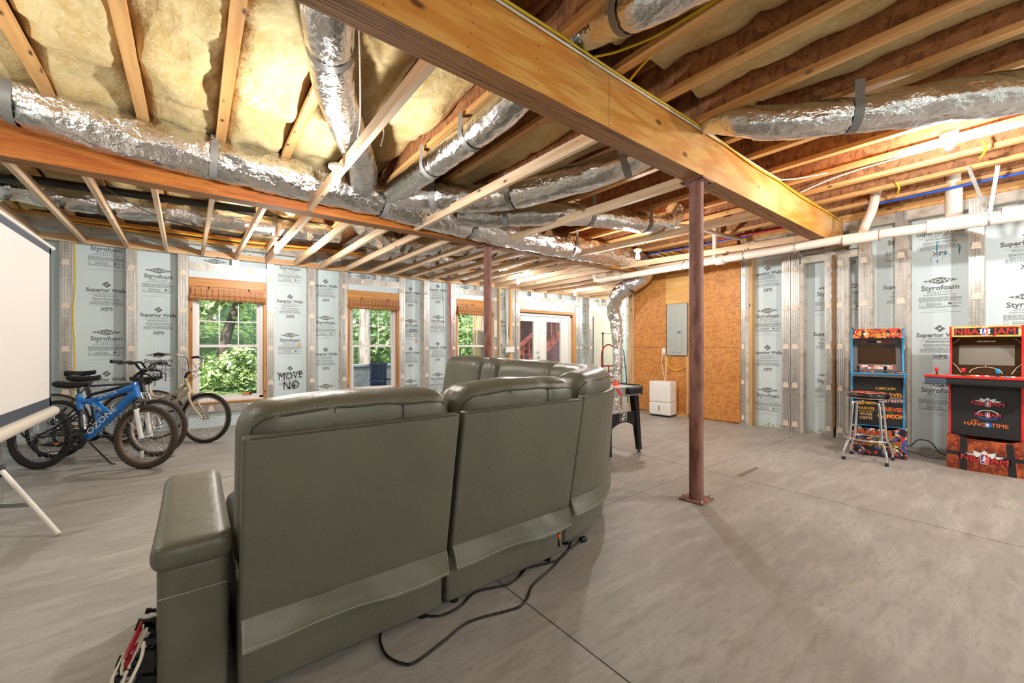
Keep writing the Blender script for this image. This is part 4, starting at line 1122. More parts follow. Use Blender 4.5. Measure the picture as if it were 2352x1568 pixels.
for s in (-1, 1):
    y = s * .0405; u = ux * (1 if s < 0 else -1)
    n_ = Vector((-ux.z, 0, ux.x)) * (1 if s < 0 else -1)
    dc.text('OZONE', Vector((.665, y, .5)) - n_ * .018, u, n_, .062, 0, .02, sx=1.25)
    u2 = Vector((.86, 0, .30)).normalized() * (1 if s < 0 else -1); n2 = Vector((-u2.z, 0, u2.x))
    n2 = Vector((-.30, 0, .86)).normalized() * (1 if s < 0 else -1)
    dc.text('SHOCK', Vector((.70, s * .0325, .772)) - n2 * .012, u2, n2, .036, 0, .01, sx=1.2)
    u3 = Vector((.2, 0, -.125)).normalized() * (1 if s < 0 else -1); n3 = Vector((.125, 0, .2)).normalized() * (1 if s < 0 else -1)
    dc.text('DUAL', Vector((.60, s * .0335, .635)) - n3 * .012, u3, n3, .034, 0, .01)
dc.build('white_lettering', m_wdecal, b)
sw = MB()
for s in (-1, 1):
    sw.tube([(0, s * .06, R0), (.25, s * .045, .36), (.46, s * .03, .33)], .011, 8); sw.tube([(0, s * .06, R0), (.2, s * .05, .44), (.40, s * .03, .585)], .009, 8)
sw.tube([(.40, 0, .6), (.43, 0, .43)], .03, 12).lathe([(.0, -.05), (.04, -.05), (.04, .05), (0, .05)], (.44, 0, .32), 16, axis=1)
sw.build('swing_arm', m_bblack, b)
sp = MB().tube([(.425, 0, .56), (.455, 0, .41)], .014, 10)
for i in range(8): sp.tube([(.43 + .0025 * i + .026 * cos(q), .026 * sin(q), .54 - .014 * i) for q in [2 * pi * k / 12 for k in range(12)]], .0035, 5, closed=True)
sp.build('shock_spring', m_steel, b)
T_(b, 'seat_post', [((.375, 0, .75), (.35, 0, .85), .014)], m_bblack); saddle(b, .32, .875, .31, .17)
T_(b, 'fork_crown', [((.985, 0, .74), (1.0, 0, .69), .026), ((1.0, -.06, .70), (1.0, .06, .70), .022), ((1.0, -.055, .70), (1.03, -.055, .58), .016), ((1.0, .055, .70), (1.03, .055, .58), .016)], m_bblack)
T_(b, 'fork_leg', [((1.02, -.055, .62), (1.094, -.055, .32), .022)], m_wdecal); T_(b, 'fork_leg', [((1.02, .055, .62), (1.094, .055, .32), .022), ((1.02, -.055, .62), (1.02, .055, .62), .014)], m_wdecal)
handlebar(b, .925, .92, 1.03, 1.04, .07, .66, .04); crank(b, .43, .30, m_bblack, .12)
T_(b, 'kickstand', [((.47, .04, .27), (.60, .16, .02), .008), ((.60, .16, .015), (.63, .18, .012), .009)], m_blackm)
MB().rbox((1.07, -.03, .12), (1.10, -.022, .19), .004, 2).build('wheel_reflector', m_wdecal, b)
# -- black mountain bike behind it
b = place_bike('bicycle', 'black mountain bike with lettered down tube, right behind the blue one', (-1.247, 6.9), (-.349, 6.32), R(-3))
wheel(b, 0, R0, m_rubber, m_steel, .025); wheel(b, 1.069, R0, m_tyreb, m_alrim, .025)
T_(b, 'frame', [((.42, 0, .29), (.32, 0, .78), .018), ((.34, 0, .72), (.87, 0, .86), .018), ((.42, 0, .29), (.90, 0, .78), .032), ((.87, 0, .90), (.91, 0, .75), .022), ((.42, .02, .29), (0, .055, .33), .010), ((.42, -.02, .29), (0, -.055, .33), .010), ((.33, .02, .70), (0, .055, .33), .009), ((.33, -.02, .70), (0, -.055, .33), .009)], m_bblack)
dc = MB(); u = Vector((.48, 0, .49)).normalized(); n_ = Vector((-u.z, 0, u.x))
for s in (-1, 1):
    dc.text('SCHWINN', Vector((.68, s * .0335, .555)) - n_ * .016 * (1 if s < 0 else -1), u * (1 if s < 0 else -1), n_ * (1 if s < 0 else -1), .05, 0, .02, sx=1.25)
dc.build('white_lettering', m_wdecal, b)
T_(b, 'seat_post', [((.32, 0, .76), (.295, 0, .88), .014)], m_bblack); saddle(b, .285, .905, .28, .19)
T_(b, 'fork_leg', [((.915, -.055, .74), (1.069, -.055, .32), .018)], m_chrome); T_(b, 'fork_leg', [((.915, .055, .74), (1.069, .055, .32), .018), ((.915, -.055, .73), (.915, .055, .73), .018)], m_chrome)
handlebar(b, .87, .92, .96, 1.02, .07, .64, .05); crank(b, .42, .29, m_bblack, -.5)
T_(b, 'kickstand', [((.45, .04, .26), (.62, .17, .02), .009)], m_blackm)
# -- road bike nearest the wall
b = place_bike('bicycle', 'drop bar road bike with thin red edged saddle, nearest the foam wall', (-1.40, 7.72), (-.41, 7.5), R(4))
wheel(b, 0, .34, m_rubber, m_alrim, .014, knob=False); wheel(b, 1.0, .34, m_rubber, m_alrim, .014, knob=False)
T_(b, 'frame', [((.40, 0, .29), (.30, 0, .80), .015), ((.31, 0, .76), (.80, 0, .78), .015), ((.40, 0, .29), (.84, 0, .72), .018), ((.80, 0, .82), (.85, 0, .69), .02), ((.40, .02, .29), (0, .055, .34), .008), ((.40, -.02, .29), (0, -.055, .34), .008), ((.31, .0, .74), (0, .05, .34), .008), ((.31, -.0, .74), (0, -.05, .34), .008)], m_greyp)
T_(b, 'seat_post', [((.30, 0, .78), (.28, 0, .9), .013)], m_steel); saddle(b, .27, .93, .28, .12)
T_(b, 'fork_leg', [((.85, -.045, .69), (1.0, -.05, .34), .012)], m_greyp); T_(b, 'fork_leg', [((.85, .045, .69), (1.0, .05, .34), .012)], m_greyp)
handlebar(b, .80, .84, .90, .93, drop=True); crank(b, .40, .29, m_blackm, 1.0)
MB().rbox((.87, -.03, .93), (.95, .03, .985), .015, 3).build('green_bell', M('lime plastic', (170, 196, 40), .5), b)
# -- champagne cruiser
b = place_bike('bicycle', 'champagne coloured cruiser bicycle with tall swept handlebar under the window', (-.745, 7.44), (.104, 6.784), R(-5))
wheel(b, 0, R0, m_rubber, m_alrim, .024, knob=False); wheel(b, 1.08, R0, m_rubber, m_alrim, .024)
fr = MB()
fr.tube(smooth_path([(.34, 0, .62), (.5, 0, .60), (.68, 0, .68), (.80, 0, .79)], 6), .019, 12); fr.tube(smooth_path([(.42, 0, .29), (.55, 0, .42), (.70, 0, .58), (.845, 0, .70)], 6), .021, 12)
for p, q, r in (((.42, 0, .29), (.31, 0, .72), .018), ((.78, 0, .84), (.85, 0, .67), .024), ((.42, .02, .29), (0, .055, .33), .01), ((.42, -.02, .29), (0, -.055, .33), .01), ((.33, .01, .62), (0, .055, .33), .009), ((.33, -.01, .62), (0, -.055, .33), .009)): fr.tube([p, q], r, 12)
fr.build('frame', m_beige, b)
for s in (-1, 1): MB().tube(smooth_path([(.855, s * .03, .665), (.88, s * .055, .60), (.95, s * .058, .47), (1.08, s * .058, .325)], 6), [.018] * 6 + [.015] * 6 + [.012] * 7, 10).build('fork_leg', m_beige, b)
T_(b, 'fork_crown', [((.855, -.04, .665), (.855, .04, .665), .018)], m_beige)
for x, a0, a1 in ((1.08, 70, 185), (0, 0, 170)):
    mm = MB(); kk = 20
    mm.grid(kk, 6, lambda u, v: (x + (.352 - .01 * (2 * v - 1) ** 2) * cos(R(a0 + (a1 - a0) * u)), .032 * (2 * v - 1), R0 + (.352 - .01 * (2 * v - 1) ** 2) * sin(R(a0 + (a1 - a0) * u))))
    mm.build('mudguard', m_beige, b)
T_(b, 'seat_post', [((.32, 0, .68), (.29, 0, .80), .014)], m_steel); saddle(b, .26, .84, .28, .22)
handlebar(b, .77, .86, .84, .95, cruiser=True); crank(b, .42, .29, m_chrome, .8)
MB().bar((1.02, -.03, .09), (1.12, -.03, .10), .006, .03, up=Y_).build('wheel_reflector', m_wdecal, b)

# ================================================================ ARCADE MACHINES
def CM(name, c, r=.5, **k): return M(name, c, r, **k)
m_tblue = CM('blue edge trim', (36, 158, 224), .4); m_tred = CM('red edge trim', (222, 38, 36), .4)
m_apan = CM('black cabinet panel', (30, 30, 32), .55); m_gold = CM('gold print', (246, 190, 60)); m_redp = CM('red print', (224, 44, 40)); m_whp = CM('white print', (240, 240, 236))
m_blup = CM('blue print', (40, 92, 180)); m_orp = CM('orange print', (236, 120, 40)); m_grn = CM('green print', (90, 170, 80)); m_cyn = CM('cyan print', (120, 200, 214)); m_mag = CM('magenta print', (214, 48, 110))
m_side1 = M('grey streaked side art', (176, 186, 190), .25, var=[('noise', (8, 8, 3), (92, 100, 108), .42, .6, 2.), ('noise', (4, 6, 2), (206, 210, 210), .5, .7)])
m_collage = M('busy colour collage', (32, 30, 34), .5, var=[('vor', (34, 34, 34), (206, 52, 44), .62, .66), ('vor', (27, 27, 27), (226, 190, 130), .74, .77), ('vor', (31, 30, 36), (52, 92, 170), .76, .79), ('vor', (24, 28, 22), (236, 232, 224), .86, .88), ('vor', (22, 20, 26), (22, 20, 24), .7, .74)])
m_flames = M('red orange collage', (206, 70, 40), .5, var=[('vor', (40, 40, 40), (30, 26, 30), .6, .64), ('vor', (34, 36, 30), (240, 150, 70), .72, .76), ('vor', (30, 28, 30), (232, 228, 220), .88, .9)])
m_diamond = M('grey tread plate print', (112, 112, 116), .5, var=[('wave', (60, 60, 60), (66, 66, 70), .3, .7, 3.)])
m_basket = M('orange pebbled ball print', (188, 84, 40), .55, var=[('vord', (34, 34, 38), (120, 44, 20), .25, .42), ('noise', (8, 8, 8), (206, 106, 56), .5, .7)])
m_streak = M('orange speed streak print', (236, 186, 70), .5, var=[('noise', (3, 3, 60), (190, 60, 34), .48, .56), ('noise', (4, 4, 90), (246, 214, 110), .52, .6)])
m_screen = M('dark screen glass', (58, 42, 30), .08, 0, spec=.8); m_screen2 = M('matte grey screen', (120, 116, 108), .22, spec=.7)
def word(mb, s, x, y, z, h, top, under, sx=1., tilt=0., grow=.07):
    ux = (cos(tilt), 0, sin(tilt)); uz = (-sin(tilt), 0, cos(tilt))
    if under is not None:
        for i, a in enumerate(range(0, 360, 45)): mb.text(s, (x + .9 * grow * h * cos(R(a)), y - .0006 - .00018 * i, z + .9 * grow * h * sin(R(a))), ux, uz, h, under, sx=sx)
    for i, (a, b) in enumerate(((-1, -1), (1, -1), (-1, 1), (1, 1))): mb.text(s, (x + a * .018 * h, y - .0024 - .00018 * i, z + b * .012 * h), ux, uz, h, top, sx=sx)
def burst(mb, x, y, z, r, mi, n=9, w=1., a0=0., a1=pi, k=.62):
    pts = []
    for i in range(2 * n + 1):
        a = a0 + (a1 - a0) * i / (2 * n); q = r * (1 if i % 2 else k)
        pts.append((x + q * cos(a) * w, y, z + q * sin(a)))
    mb.add(pts[::-1], [tuple(range(len(pts)))], mi)
def emblem(mb, x, y, z, h, red, white, blue):
    """upright rounded badge, blue and red halves with a white running figure"""
    w = h * .42
    def rr(s, mi, dy):
        pts = []
        for cx, cz, a in ((w - .3 * w, h / 2 - .3 * w, 0), (-w + .3 * w, h / 2 - .3 * w, 90), (-w + .3 * w, -h / 2 + .3 * w, 180), (w - .3 * w, -h / 2 + .3 * w, 270)):
            for i in range(4):
                b = R(a + i * 30); pts.append((x * 1 + (cx + .3 * w * cos(b)) * s * .62, y - dy, z + (cz + .3 * w * sin(b)) * s))
        mb.add(pts[::-1], [tuple(range(len(pts)))], mi)
        return pts
    rr(1.1, white, .0020); P = rr(1.0, red, .0024)
    mb.add([(x - w * .58, y - .0027, z - h * .42), (x - w * .1, y - .0027, z - h * .46), (x + w * .12, y - .0027, z + h * .1), (x - w * .1, y - .0027, z + h * .46), (x - w * .58, y - .0027, z + h * .4)][::1], [(0, 1, 2, 3, 4)], blue)
    fig = [(-.06, .36), (.05, .42), (.12, .33), (.07, .26), (.2, .12), (.33, -.02), (.27, -.06), (.12, .04), (.10, -.1), (.22, -.3), (.13, -.46), (.04, -.46), (.08, -.3), (-.04, -.16), (-.2, -.3), (-.3, -.24), (-.16, -.08), (-.14, .1), (-.1, .24)]
    c = [(x + a * w * 1.5, y - .0030, z + b * h) for a, b in fig]
    mb.add(c[::-1], [tuple(range(len(c)))], white)
def nba_jam(mb, x, y, z, s, mats, star=True):
    red, white, blue, cyan, dark = mats
    if star:
        burst(mb, x, y - .0005, z + .02 * s, .62 * s * .5, cyan, 5, 1.75, R(8), R(172), .66); burst(mb, x, y - .0009, z + .02 * s, .57 * s * .5, white, 5, 1.75, R(8), R(172), .66)
    word(mb, 'NBA', x - .30 * s, y - .001, z - .12 * s, .22 * s, red, dark, 1., -.07 if star else 0, .09); word(mb, 'JAM', x + .31 * s, y - .001, z - .12 * s, .22 * s, red, dark, 1., -.07 if star else 0, .09)
    emblem(mb, x, y - .002, z, .34 * s, red, white, blue)
    for q in (-1, 1):
        for dz, dx in ((.14, .04), (-.14, .04)): mb.add([(x + q * .62 * s, y - .001, z - .14 * s), (x + q * .635 * s, y - .001, z - .14 * s), (x + q * .635 * s, y - .001, z + .12 * s), (x + q * .62 * s, y - .001, z + .12 * s)], [(0, 1, 2, 3)], cyan)

def cabinet(t, w, trim, side, riser_mat, riser_top):
    """stand-up cabinet: local x across, y into the wall, front at y = 0"""
    prof = [(.03, .355), (.03, .72), (.02, .80), (-.03, .88), (-.055, .93), (-.055, .972), (.09, .985), (.12, 1.1), (.135, 1.2), (.12, 1.3), (.09, 1.38), (.085, 1.49), (.34, 1.49), (.42, 1.42), (.45, 1.3), (.46, .355)]
    for s in (-1, 1):
        x0 = s * w / 2; x1 = x0 - s * .016
        f0 = (lambda a, b: (x0, a, b)); f1 = (lambda a, b: (x1, a, b))
        MB().prism(prof if s > 0 else prof[::-1], f0, f1, 1, 0).build('side_panel', [trim, side], t)
    MB().box((-w / 2 + .016, .38, .36), (w / 2 - .016, .40, 1.48)).build('back_panel', m_apan, t)
    mb = MB(); h = w / 2 + .012
    pts = [(-h, .0), (h, .0), (h, .355)] + [(h * (1 - .12), .355 - .0)] + riser_top + [(-h, .355)]
    mb.prism(pts, lambda a, b: (a, -.012, b), lambda a, b: (a, .01, b), 0)
    mb.box((-h, .01, 0), (-h + .016, .46, .35)).box((h - .016, .01, 0), (h, .46, .35)).box((-h + .016, .44, 0), (h - .016, .46, .35))
    return mb.build('riser', [riser_mat], t)
def joystick(par, x, y, z, mat):
    j = MB().lathe([(.0, 0), (.022, 0), (.02, .004), (.006, .006), (.0055, .03), (.0, .03)], (x, y, z), 14).build('joystick', m_black, par)
    MB().lathe([(.0, .028), (.009, .03), (.013, .04), (.0165, .058), (.017, .068), (.012, .076), (0, .078)], (x, y, z), 14).build('stick_knob', mat, j)
def button(par, x, y, z, mat):
    MB().lathe([(.0155, 0), (.0155, .004), (.012, .006), (.0115, .009), (0, .010)], (x, y, z), 14).build('push_button', mat, par)

# -- blue-trimmed machine
a1 = thing('arcade_machine', 'blue trimmed arcade machine standing behind the chrome stool', 'arcade machine', (6.285, 1.15, 0), R(-76.7))
w = .47
rz = cabinet(a1, w, m_tblue, m_side1, m_collage, [(.14, .32), (-.14, .32), (-.19, .355)])
MB().box((-w / 2 - .013, -.0135, .35), (w / 2 + .013, .0, .357)).build('trim_edge', m_tblue, rz)
art = MB(); rp = MB()
word(rp, 'MARVEL', -.02, -.0125, .24, .066, 0, 1, 1.0); word(rp, 'VS.', -.0, -.0125, .188, .045, 2, 3, 1.); word(rp, 'CAPCOM', .0, -.0125, .118, .068, 4, 1, 1.0)
rp.build('riser_lettering', [m_redp, m_gold, m_grn, m_apan, CM('dark gold print', (120, 84, 30))], rz)
fp = MB().box((-w / 2 + .016, .04, .355), (w / 2 - .016, .05, .93)).build('front_panel', m_apan, a1)
pr = MB(); y = .0395
word(pr, 'CAPCOM', .07, y, .775, .03, 0, 3); word(pr, 'X-MEN', -.10, y, .655, .042, 7, None); word(pr, 'VS.', -.09, y, .632, .018, 4, None)
word(pr, 'STREET FIGHTER', -.10, y, .595, .03, 0, 6, .62, .07); word(pr, 'MARVEL', .12, y, .70, .042, 0, 1); word(pr, 'SUPER HEROES VS.', .12, y, .675, .016, 2, None); word(pr, 'STREET FIGHTER', .12, y, .632, .034, 2, 1, .62, .05)
word(pr, 'MARVEL', -.10, y, .53, .034, 0, 3); word(pr, 'SUPER HEROES', -.10, y, .505, .014, 0, None); word(pr, 'WAR', -.10, y, .462, .036, 0, 4); word(pr, 'GEMS', -.10, y, .418, .034, 0, 4)
word(pr, 'MARVEL', .12, y, .53, .044, 1, 0); word(pr, 'VS.', .12, y, .495, .022, 5, None); word(pr, 'CAPCOM', .12, y, .45, .042, 0, 1)
pr.add([(.0, y - .0003, .455), (.235, y - .0003, .515), (.235, y - .0003, .51), (.06, y - .0003, .43)], [(3, 2, 1, 0)], 1)
pr.build('front_lettering', [m_gold, m_redp, m_whp, m_apan, m_blup, m_grn, m_orp, m_mag], fp)
dk = MB().prism([(-.052, .925), (-.056, .965), (.11, .982), (.11, .94)], lambda a, b: (-w / 2 - .01, a, b), lambda a, b: (w / 2 + .01, a, b), 0).box((-w / 2 - .012, -.06, .957), (w / 2 + .012, -.052, .97), 1).build('control_deck', [m_diamond, m_tblue], a1)
for x in (-.17, .07): joystick(dk, x, .02, .975, m_black)
for i, m in enumerate((m_redp, m_blup, m_redp, m_grn, m_redp, m_gold)):
    for o_ in (-.09, .15): button(dk, o_ + (i % 3) * .034 - .02, .0 + (i // 3) * .04, .972 + (i // 3) * .004, m)
bz = MB(); A = lambda x, z: (x, .135 + (z - .985) * .27, z)
bz.add([A(-w / 2 + .016, .985), A(w / 2 - .016, .985), A(w / 2 - .016, 1.375), A(-w / 2 + .016, 1.375)], [(0, 1, 2, 3)]).box((-w / 2 + .016, .245, 1.37), (w / 2 - .016, .36, 1.378))
bz = bz.build('screen_bezel', m_diamond, a1)
MB().prism([(-.17, 1.07), (.17, 1.07), (.17, 1.30), (-.17, 1.30)], lambda a, b: (a, .131 + (b - .985) * .27, b), lambda a, b: (a, .139 + (b - .985) * .27, b)).build('screen', m_screen, bz)
st = MB(); rd = random.Random(2)
for i in range(12):
    for j in range(2):
        x = -.16 + i * .0275; z = 1.012 + j * .022
        st.add([(x, .1335 + (z - .985) * .27, z), (x + .024, .1335 + (z - .985) * .27, z), (x + .024, .1335 + (z + .019 - .985) * .27, z + .019), (x, .1335 + (z + .019 - .985) * .27, z + .019)], [(0, 1, 2, 3)], rd.randrange(4))
for i in range(6):
    x = -.12 + i * .042; z = 1.32
    st.add([(x, .1335 + (z - .985) * .27, z), (x + .038, .1335 + (z - .985) * .27, z), (x + .038, .1335 + (z + .026 - .985) * .27, z + .026), (x, .1335 + (z + .026 - .985) * .27, z + .026)], [(0, 1, 2, 3)], (1, 4, 4, 2, 1, 1)[i])
st.build('instruction_print', [CM('pink print', (206, 120, 106)), CM('dull red print', (150, 60, 60)), m_whp, CM('tan print', (220, 170, 140)), m_apan], bz)
mq = MB().box((-w / 2 + .016, .082, 1.378), (w / 2 - .016, .11, 1.488)).build('marquee', m_flames, a1)
pr = MB(); word(pr, 'MARVEL', .0, .081, 1.442, .032, 0, 1); word(pr, 'VS.', .0, .081, 1.423, .014, 3, None); word(pr, 'CAPCOM', .005, .081, 1.395, .03, 2, 1)
pr.build('marquee_lettering', [m_redp, m_gold, CM('deep gold print', (180, 140, 60)), m_grn], mq)

# -- red-trimmed basketball machine
a2 = thing('arcade_machine', 'red trimmed basketball arcade machine with orange pebbled base', 'arcade machine', (6.32, .335, 0), R(-90))
w = .50
rz = cabinet(a2, w, m_tred, m_apan, m_basket, [(.17, .325), (-.13, .325), (-.19, .355)])
rp = MB()
for pts in ([(-.17, 0), (-.115, 0), (-.115, .335), (-.165, .355)], [(.155, 0), (.21, 0), (.185, .32), (.14, .322)]): rp.add([(a, -.0126, b) for a, b in pts], [(0, 1, 2, 3)], 5)
rp.add([(-.262, -.0128, .145), (.262, -.0128, .145), (.262, -.0128, .185), (-.262, -.0128, .185)], [(0, 1, 2, 3)], 5)
rp.T = Matrix.Translation((0, -.0005, 0)); nba_jam(rp, .0, -.0135, .14, .27, (0, 1, 2, 3, 4)); rp.T = None
rp.build('riser_lettering', [m_redp, m_whp, m_blup, m_cyn, CM('navy print', (34, 36, 60)), m_apan], rz)
fp = MB().box((-w / 2 + .016, .035, .355), (w / 2 - .016, .045, .93)).build('front_panel', m_apan, a2)
pr = MB(); y = .0345; ms = (0, 1, 2, 3, 4)
nba_jam(pr, .02, y, .70, .19, ms)
for i in range(28):
    a = 2 * pi * i / 28; b = a + 2 * pi / 28
    pr.add([(.02 + .075 * cos(a), y - .0003, .585 + .05 * sin(a)), (.02 + .075 * cos(b), y - .0003, .585 + .05 * sin(b)), (.02 + .066 * cos(b), y - .0003, .585 + .041 * sin(b)), (.02 + .066 * cos(a), y - .0003, .585 + .041 * sin(a))], [(3, 2, 1, 0)], 1 if 0 < a < pi else 2)
nba_jam(pr, .02, y - .001, .585, .15, ms, star=False)
word(pr, 'NBA', -.065, y, .508, .018, 5, None); word(pr, 'HANG', -.068, y, .465, .038, 5, 4, 1., .0); word(pr, 'TIME', .10, y, .465, .038, 5, 4, 1.)
burst(pr, .022, y - .0004, .48, .032, 2, 8, 1., 0, 2 * pi, .8); fig = [(0, .02), (.006, .008), (.016, .004), (.004, -.004), (.01, -.02), (0, -.01), (-.012, -.02), (-.006, 0), (-.014, .01)]
pr.add([(.02 + a, y - .0036, .48 + b) for a, b in fig[::-1]], [tuple(range(9))], 1)
pr.build('front_lettering', [m_redp, m_whp, m_blup, m_cyn, CM('navy outline print', (40, 44, 74)), m_orp], fp)
dk = MB().rbox((-.41, -.16, .885), (.41, .12, .965), .012, 3, 0).box((-.415, -.168, .958), (.415, .12, .978), 1).box((-.408, -.1605, .89), (-.25, -.159, .955), 2)
dk = dk.build('control_deck', [m_apan, m_tred, CM('slate label', (70, 84, 104))], a2)
MB().box((-.41, -.16, .9785), (.41, .11, .9795)).build('deck_print', M('deck court print', (200, 150, 100), .4, var=[('noise', 5, (120, 70, 50), .5, .6)]), dk)
for x, m in ((-.33, m_tred), (-.14, m_tred), (.09, m_tblue), (.30, m_tblue)): joystick(dk, x, -.06, .979, m)
for x, m in ((-.25, m_tred), (-.225, m_tblue), (-.08, m_orp), (-.045, m_whp), (-.01, m_tred), (.02, m_whp), (.15, m_tblue), (.185, m_whp), (.22, m_tred)): button(dk, x, -.07 + .02 * (int(x * 100) % 2), .979, m)
bz = MB().add([A(-w / 2 + .016, .975), A(w / 2 - .016, .975), A(w / 2 - .016, 1.375), A(-w / 2 + .016, 1.375)], [(0, 1, 2, 3)]).box((-w / 2 + .016, .245, 1.37), (w / 2 - .016, .36, 1.378)).build('screen_bezel', m_screen, a2)
MB().prism([(-.19, 1.085), (.19, 1.085), (.19, 1.29), (-.19, 1.29)], lambda a, b: (a, .131 + (b - .985) * .27, b), lambda a, b: (a, .139 + (b - .985) * .27, b)).build('screen', m_screen2, bz)
st = MB(); Q = lambda x, z: (x, .130 + (z - .985) * .27, z)
st.tube([Q(.11 * cos(R(a)), 1.0 + .065 * sin(R(a))) for a in range(0, 181, 12)], .0035, 5)
for s in (-1, 1):
    st.tube([Q(s * w / 2 * .93, 1.1), Q(s * .2, 1.06), Q(s * .17, 1.0)], .0035, 5); st.tube([Q(s * w / 2 * .93, 1.31), Q(s * .19, 1.36)], .003, 5)
st.tube([Q(0, 1.065), Q(0, 1.085)], .003, 5)
st.build('court_lines', M('cream line', (226, 212, 186), .5), bz)
lg = MB(); lg.text('ARCADE1UP', Q(0, 1.325), X_, Z_, .014, 0, .02, sx=1.2); lg.T = None; lo_ = lg.build('maker_lettering', m_whp, bz); lo_.location = (0, -.003, 0)
mq = MB().box((-w / 2 + .016, .08, 1.378), (w / 2 - .016, .11, 1.488)).build('marquee', m_streak, a2)
pr = MB(); pr.add([(-.215, .0795, 1.395), (.215, .0795, 1.395), (.215, .0795, 1.47), (-.215, .0795, 1.47)], [(0, 1, 2, 3)], 4)
word(pr, 'NBA', -.125, .079, 1.404, .062, 0, 5, 1., 0, .06); word(pr, 'JAM', .125, .079, 1.404, .062, 0, 5, 1., 0, .06); burst(pr, 0, .0765, 1.433, .055, 1, 8, .75, 0, 2 * pi, .72); emblem(pr, 0, .077, 1.433, .075, 0, 1, 2)
for s in (-1, 1): pr.add([(s * .225, .079, 1.4), (s * .219, .079, 1.4), (s * .219, .079, 1.465), (s * .225, .079, 1.465)][::s], [(3, 2, 1, 0)], 3)
pr.build('marquee_lettering', [m_redp, m_whp, m_blup, m_cyn, m_apan, CM('dark navy print', (30, 34, 44))], mq)
o = MB().tube(smooth_path([(6.72, 1.02, .03), (6.8, .93, .10), (6.85, .88, .16), (6.86, .78, .15), (6.82, .70, .05), (6.85, .6, .02)], 6), .006, 6).tube(smooth_path([(6.75, 1.0, .02), (6.7, .9, .03), (6.66, .78, .006), (6.7, .62, .01)], 6), .004, 5).build('power_cord', m_blackc); tag(o, 'black power cord between the two arcade machines at the wall foot', 'cord')

# ================================================================ STOOL
s = thing('bar_stool', 'chrome bar stool with black seat in front of the blue trimmed machine', 'stool', (6.01, 1.18, 0), R(2))
MB().lathe([(0, .69), (.15, .69), (.178, .70), (.186, .72), (.187, .738), (.18, .752), (.165, .759), (0, .763)], n=36).build('seat_cushion', M('glossy black vinyl', (24, 24, 28), .18, coat=.5), s)
MB().lathe([(.186, .7), (.19, .7), (.19, .706), (.186, .706)], n=36).build('seat_band', m_chrome, s)
MB().lathe([(.166, .7605), (0, .7655)], n=30).build('seat_print', m_flames, s)
MB().box((-.1, -.1, .675), (.1, .1, .69)).build('swivel_plate', m_blackm, s)
for a in (1, -1):
    for b in (1, -1):
        MB().tube(smooth_path([(a * .05, b * .05, .665), (a * .098, b * .098, .66), (a * .112, b * .112, .63), (a * .125, b * .125, .45), (a * .138, b * .138, .24), (a * .15, b * .15, .21), (a * .178, b * .178, .11), (a * .182, b * .182, .085), (a * .182, b * .182, .03)], 5), .0125, 12).build('leg', m_chrome, s)
        MB().lathe([(0, 0), (.017, 0), (.017, .035), (0, .035)], (a * .182, b * .182, 0), 12).build('rubber_foot', m_rubber, s)
MB().tube([(.205 * cos(2 * pi * i / 40), .205 * sin(2 * pi * i / 40), .245) for i in range(40)], .0115, 10, closed=True).build('foot_ring', m_chrome, s)

# ================================================================ PROJECTOR SCREEN
ps = thing('projector_screen', 'white tripod projector screen with dark border near the bicycles', 'projector screen', (-1.03, 4.40, 0))
TP = Matrix.Translation((1.03, -4.40, 0))
yA, yB = 3.5, 5.36
MB(TP).box((-1.003, yA, .75), (-.998, yB, 2.14)).build('screen_fabric', M('white screen fabric', (236, 232, 230), .8), ps)
br = MB(TP)
for q in ((yA, .75, yA + .06, 2.14), (yB - .045, .75, yB, 2.14), (yA, 2.09, yB, 2.14), (yA, .75, yB, .83)): br.box((-.9975, q[0], q[1]), (-.9965, q[2], q[3]))
br.build('dark_border', M('slate border', (70, 78, 92), .7), ps)
MB(TP).tube([(-1.0, yA - .05, 2.155), (-1.0, yB + .04, 2.155)], .016, 10).tube([(-1.0, yB + .03, 2.155), (-1.0, yB + .06, 2.155)], .02, 10).build('top_rod', m_white, ps)
MB(TP).tube([(-1.0, yA - .1, .70), (-1.0, yB + .07, .70)], .045, 18).build('screen_case', m_pvc, ps)
MB(TP).tube([(-1.06, 4.40, .16), (-1.06, 4.40, 2.2)], .016, 10).build('upright_tube', m_steel, ps)
for (x, y) in ((-.72, 4.06), (-1.5, 4.25), (-1.45, 4.85)):
    MB(TP).tube([(-1.06 + .05 * (x + 1.06), 4.40 + .05 * (y - 4.4), .42), (x, y, .012)], .0155, 12).build('leg', m_white, ps)
    MB(TP).bar((-1.06, 4.40, .18), (-1.06 + .55 * (x + 1.06), 4.40 + .55 * (y - 4.40), .20), .012, .028).build('leg_brace', m_steel, ps)
MB(TP).lathe([(.0, .38), (.03, .38), (.03, .46), (0, .46)], (-1.06, 4.40, 0), 12).build('leg_hub', m_black, ps)

# ================================================================ AIR HOCKEY TABLE
ah = thing('air_hockey_table', 'black air hockey table with splayed legs half hidden by the sofa', 'game table', (3.97, 3.7, 0))
TA = Matrix.Translation((-3.97, -3.7, 0))
def tb(name, mat): return lambda m: m.build(name, mat, ah)
x0, x1, y0, y1 = 3.70, 4.27, 2.93, 4.25
MB(TA).box((x0, y0 + .05, .70), (x1, y1, .80)).build('table_apron', m_apan, ah)
MB(TA).box((x0 + .04, y0 + .07, .795), (x1 - .04, y1 - .04, .803)).build('playfield', M('glossy white playfield', (236, 236, 238), .15), ah)
rl = MB(TA)
for q in ((x0, y0 + .03, x0 + .04, y1), (x1 - .04, y0 + .03, x1, y1), (x0, y1 - .04, x1, y1)): rl.box((q[0], q[1], .78), (q[2], q[3], .818))
rl.build('rail', m_apan, ah)
ends = MB(TA).box((x0, y0, .70), (x1, y0 + .05, .806))
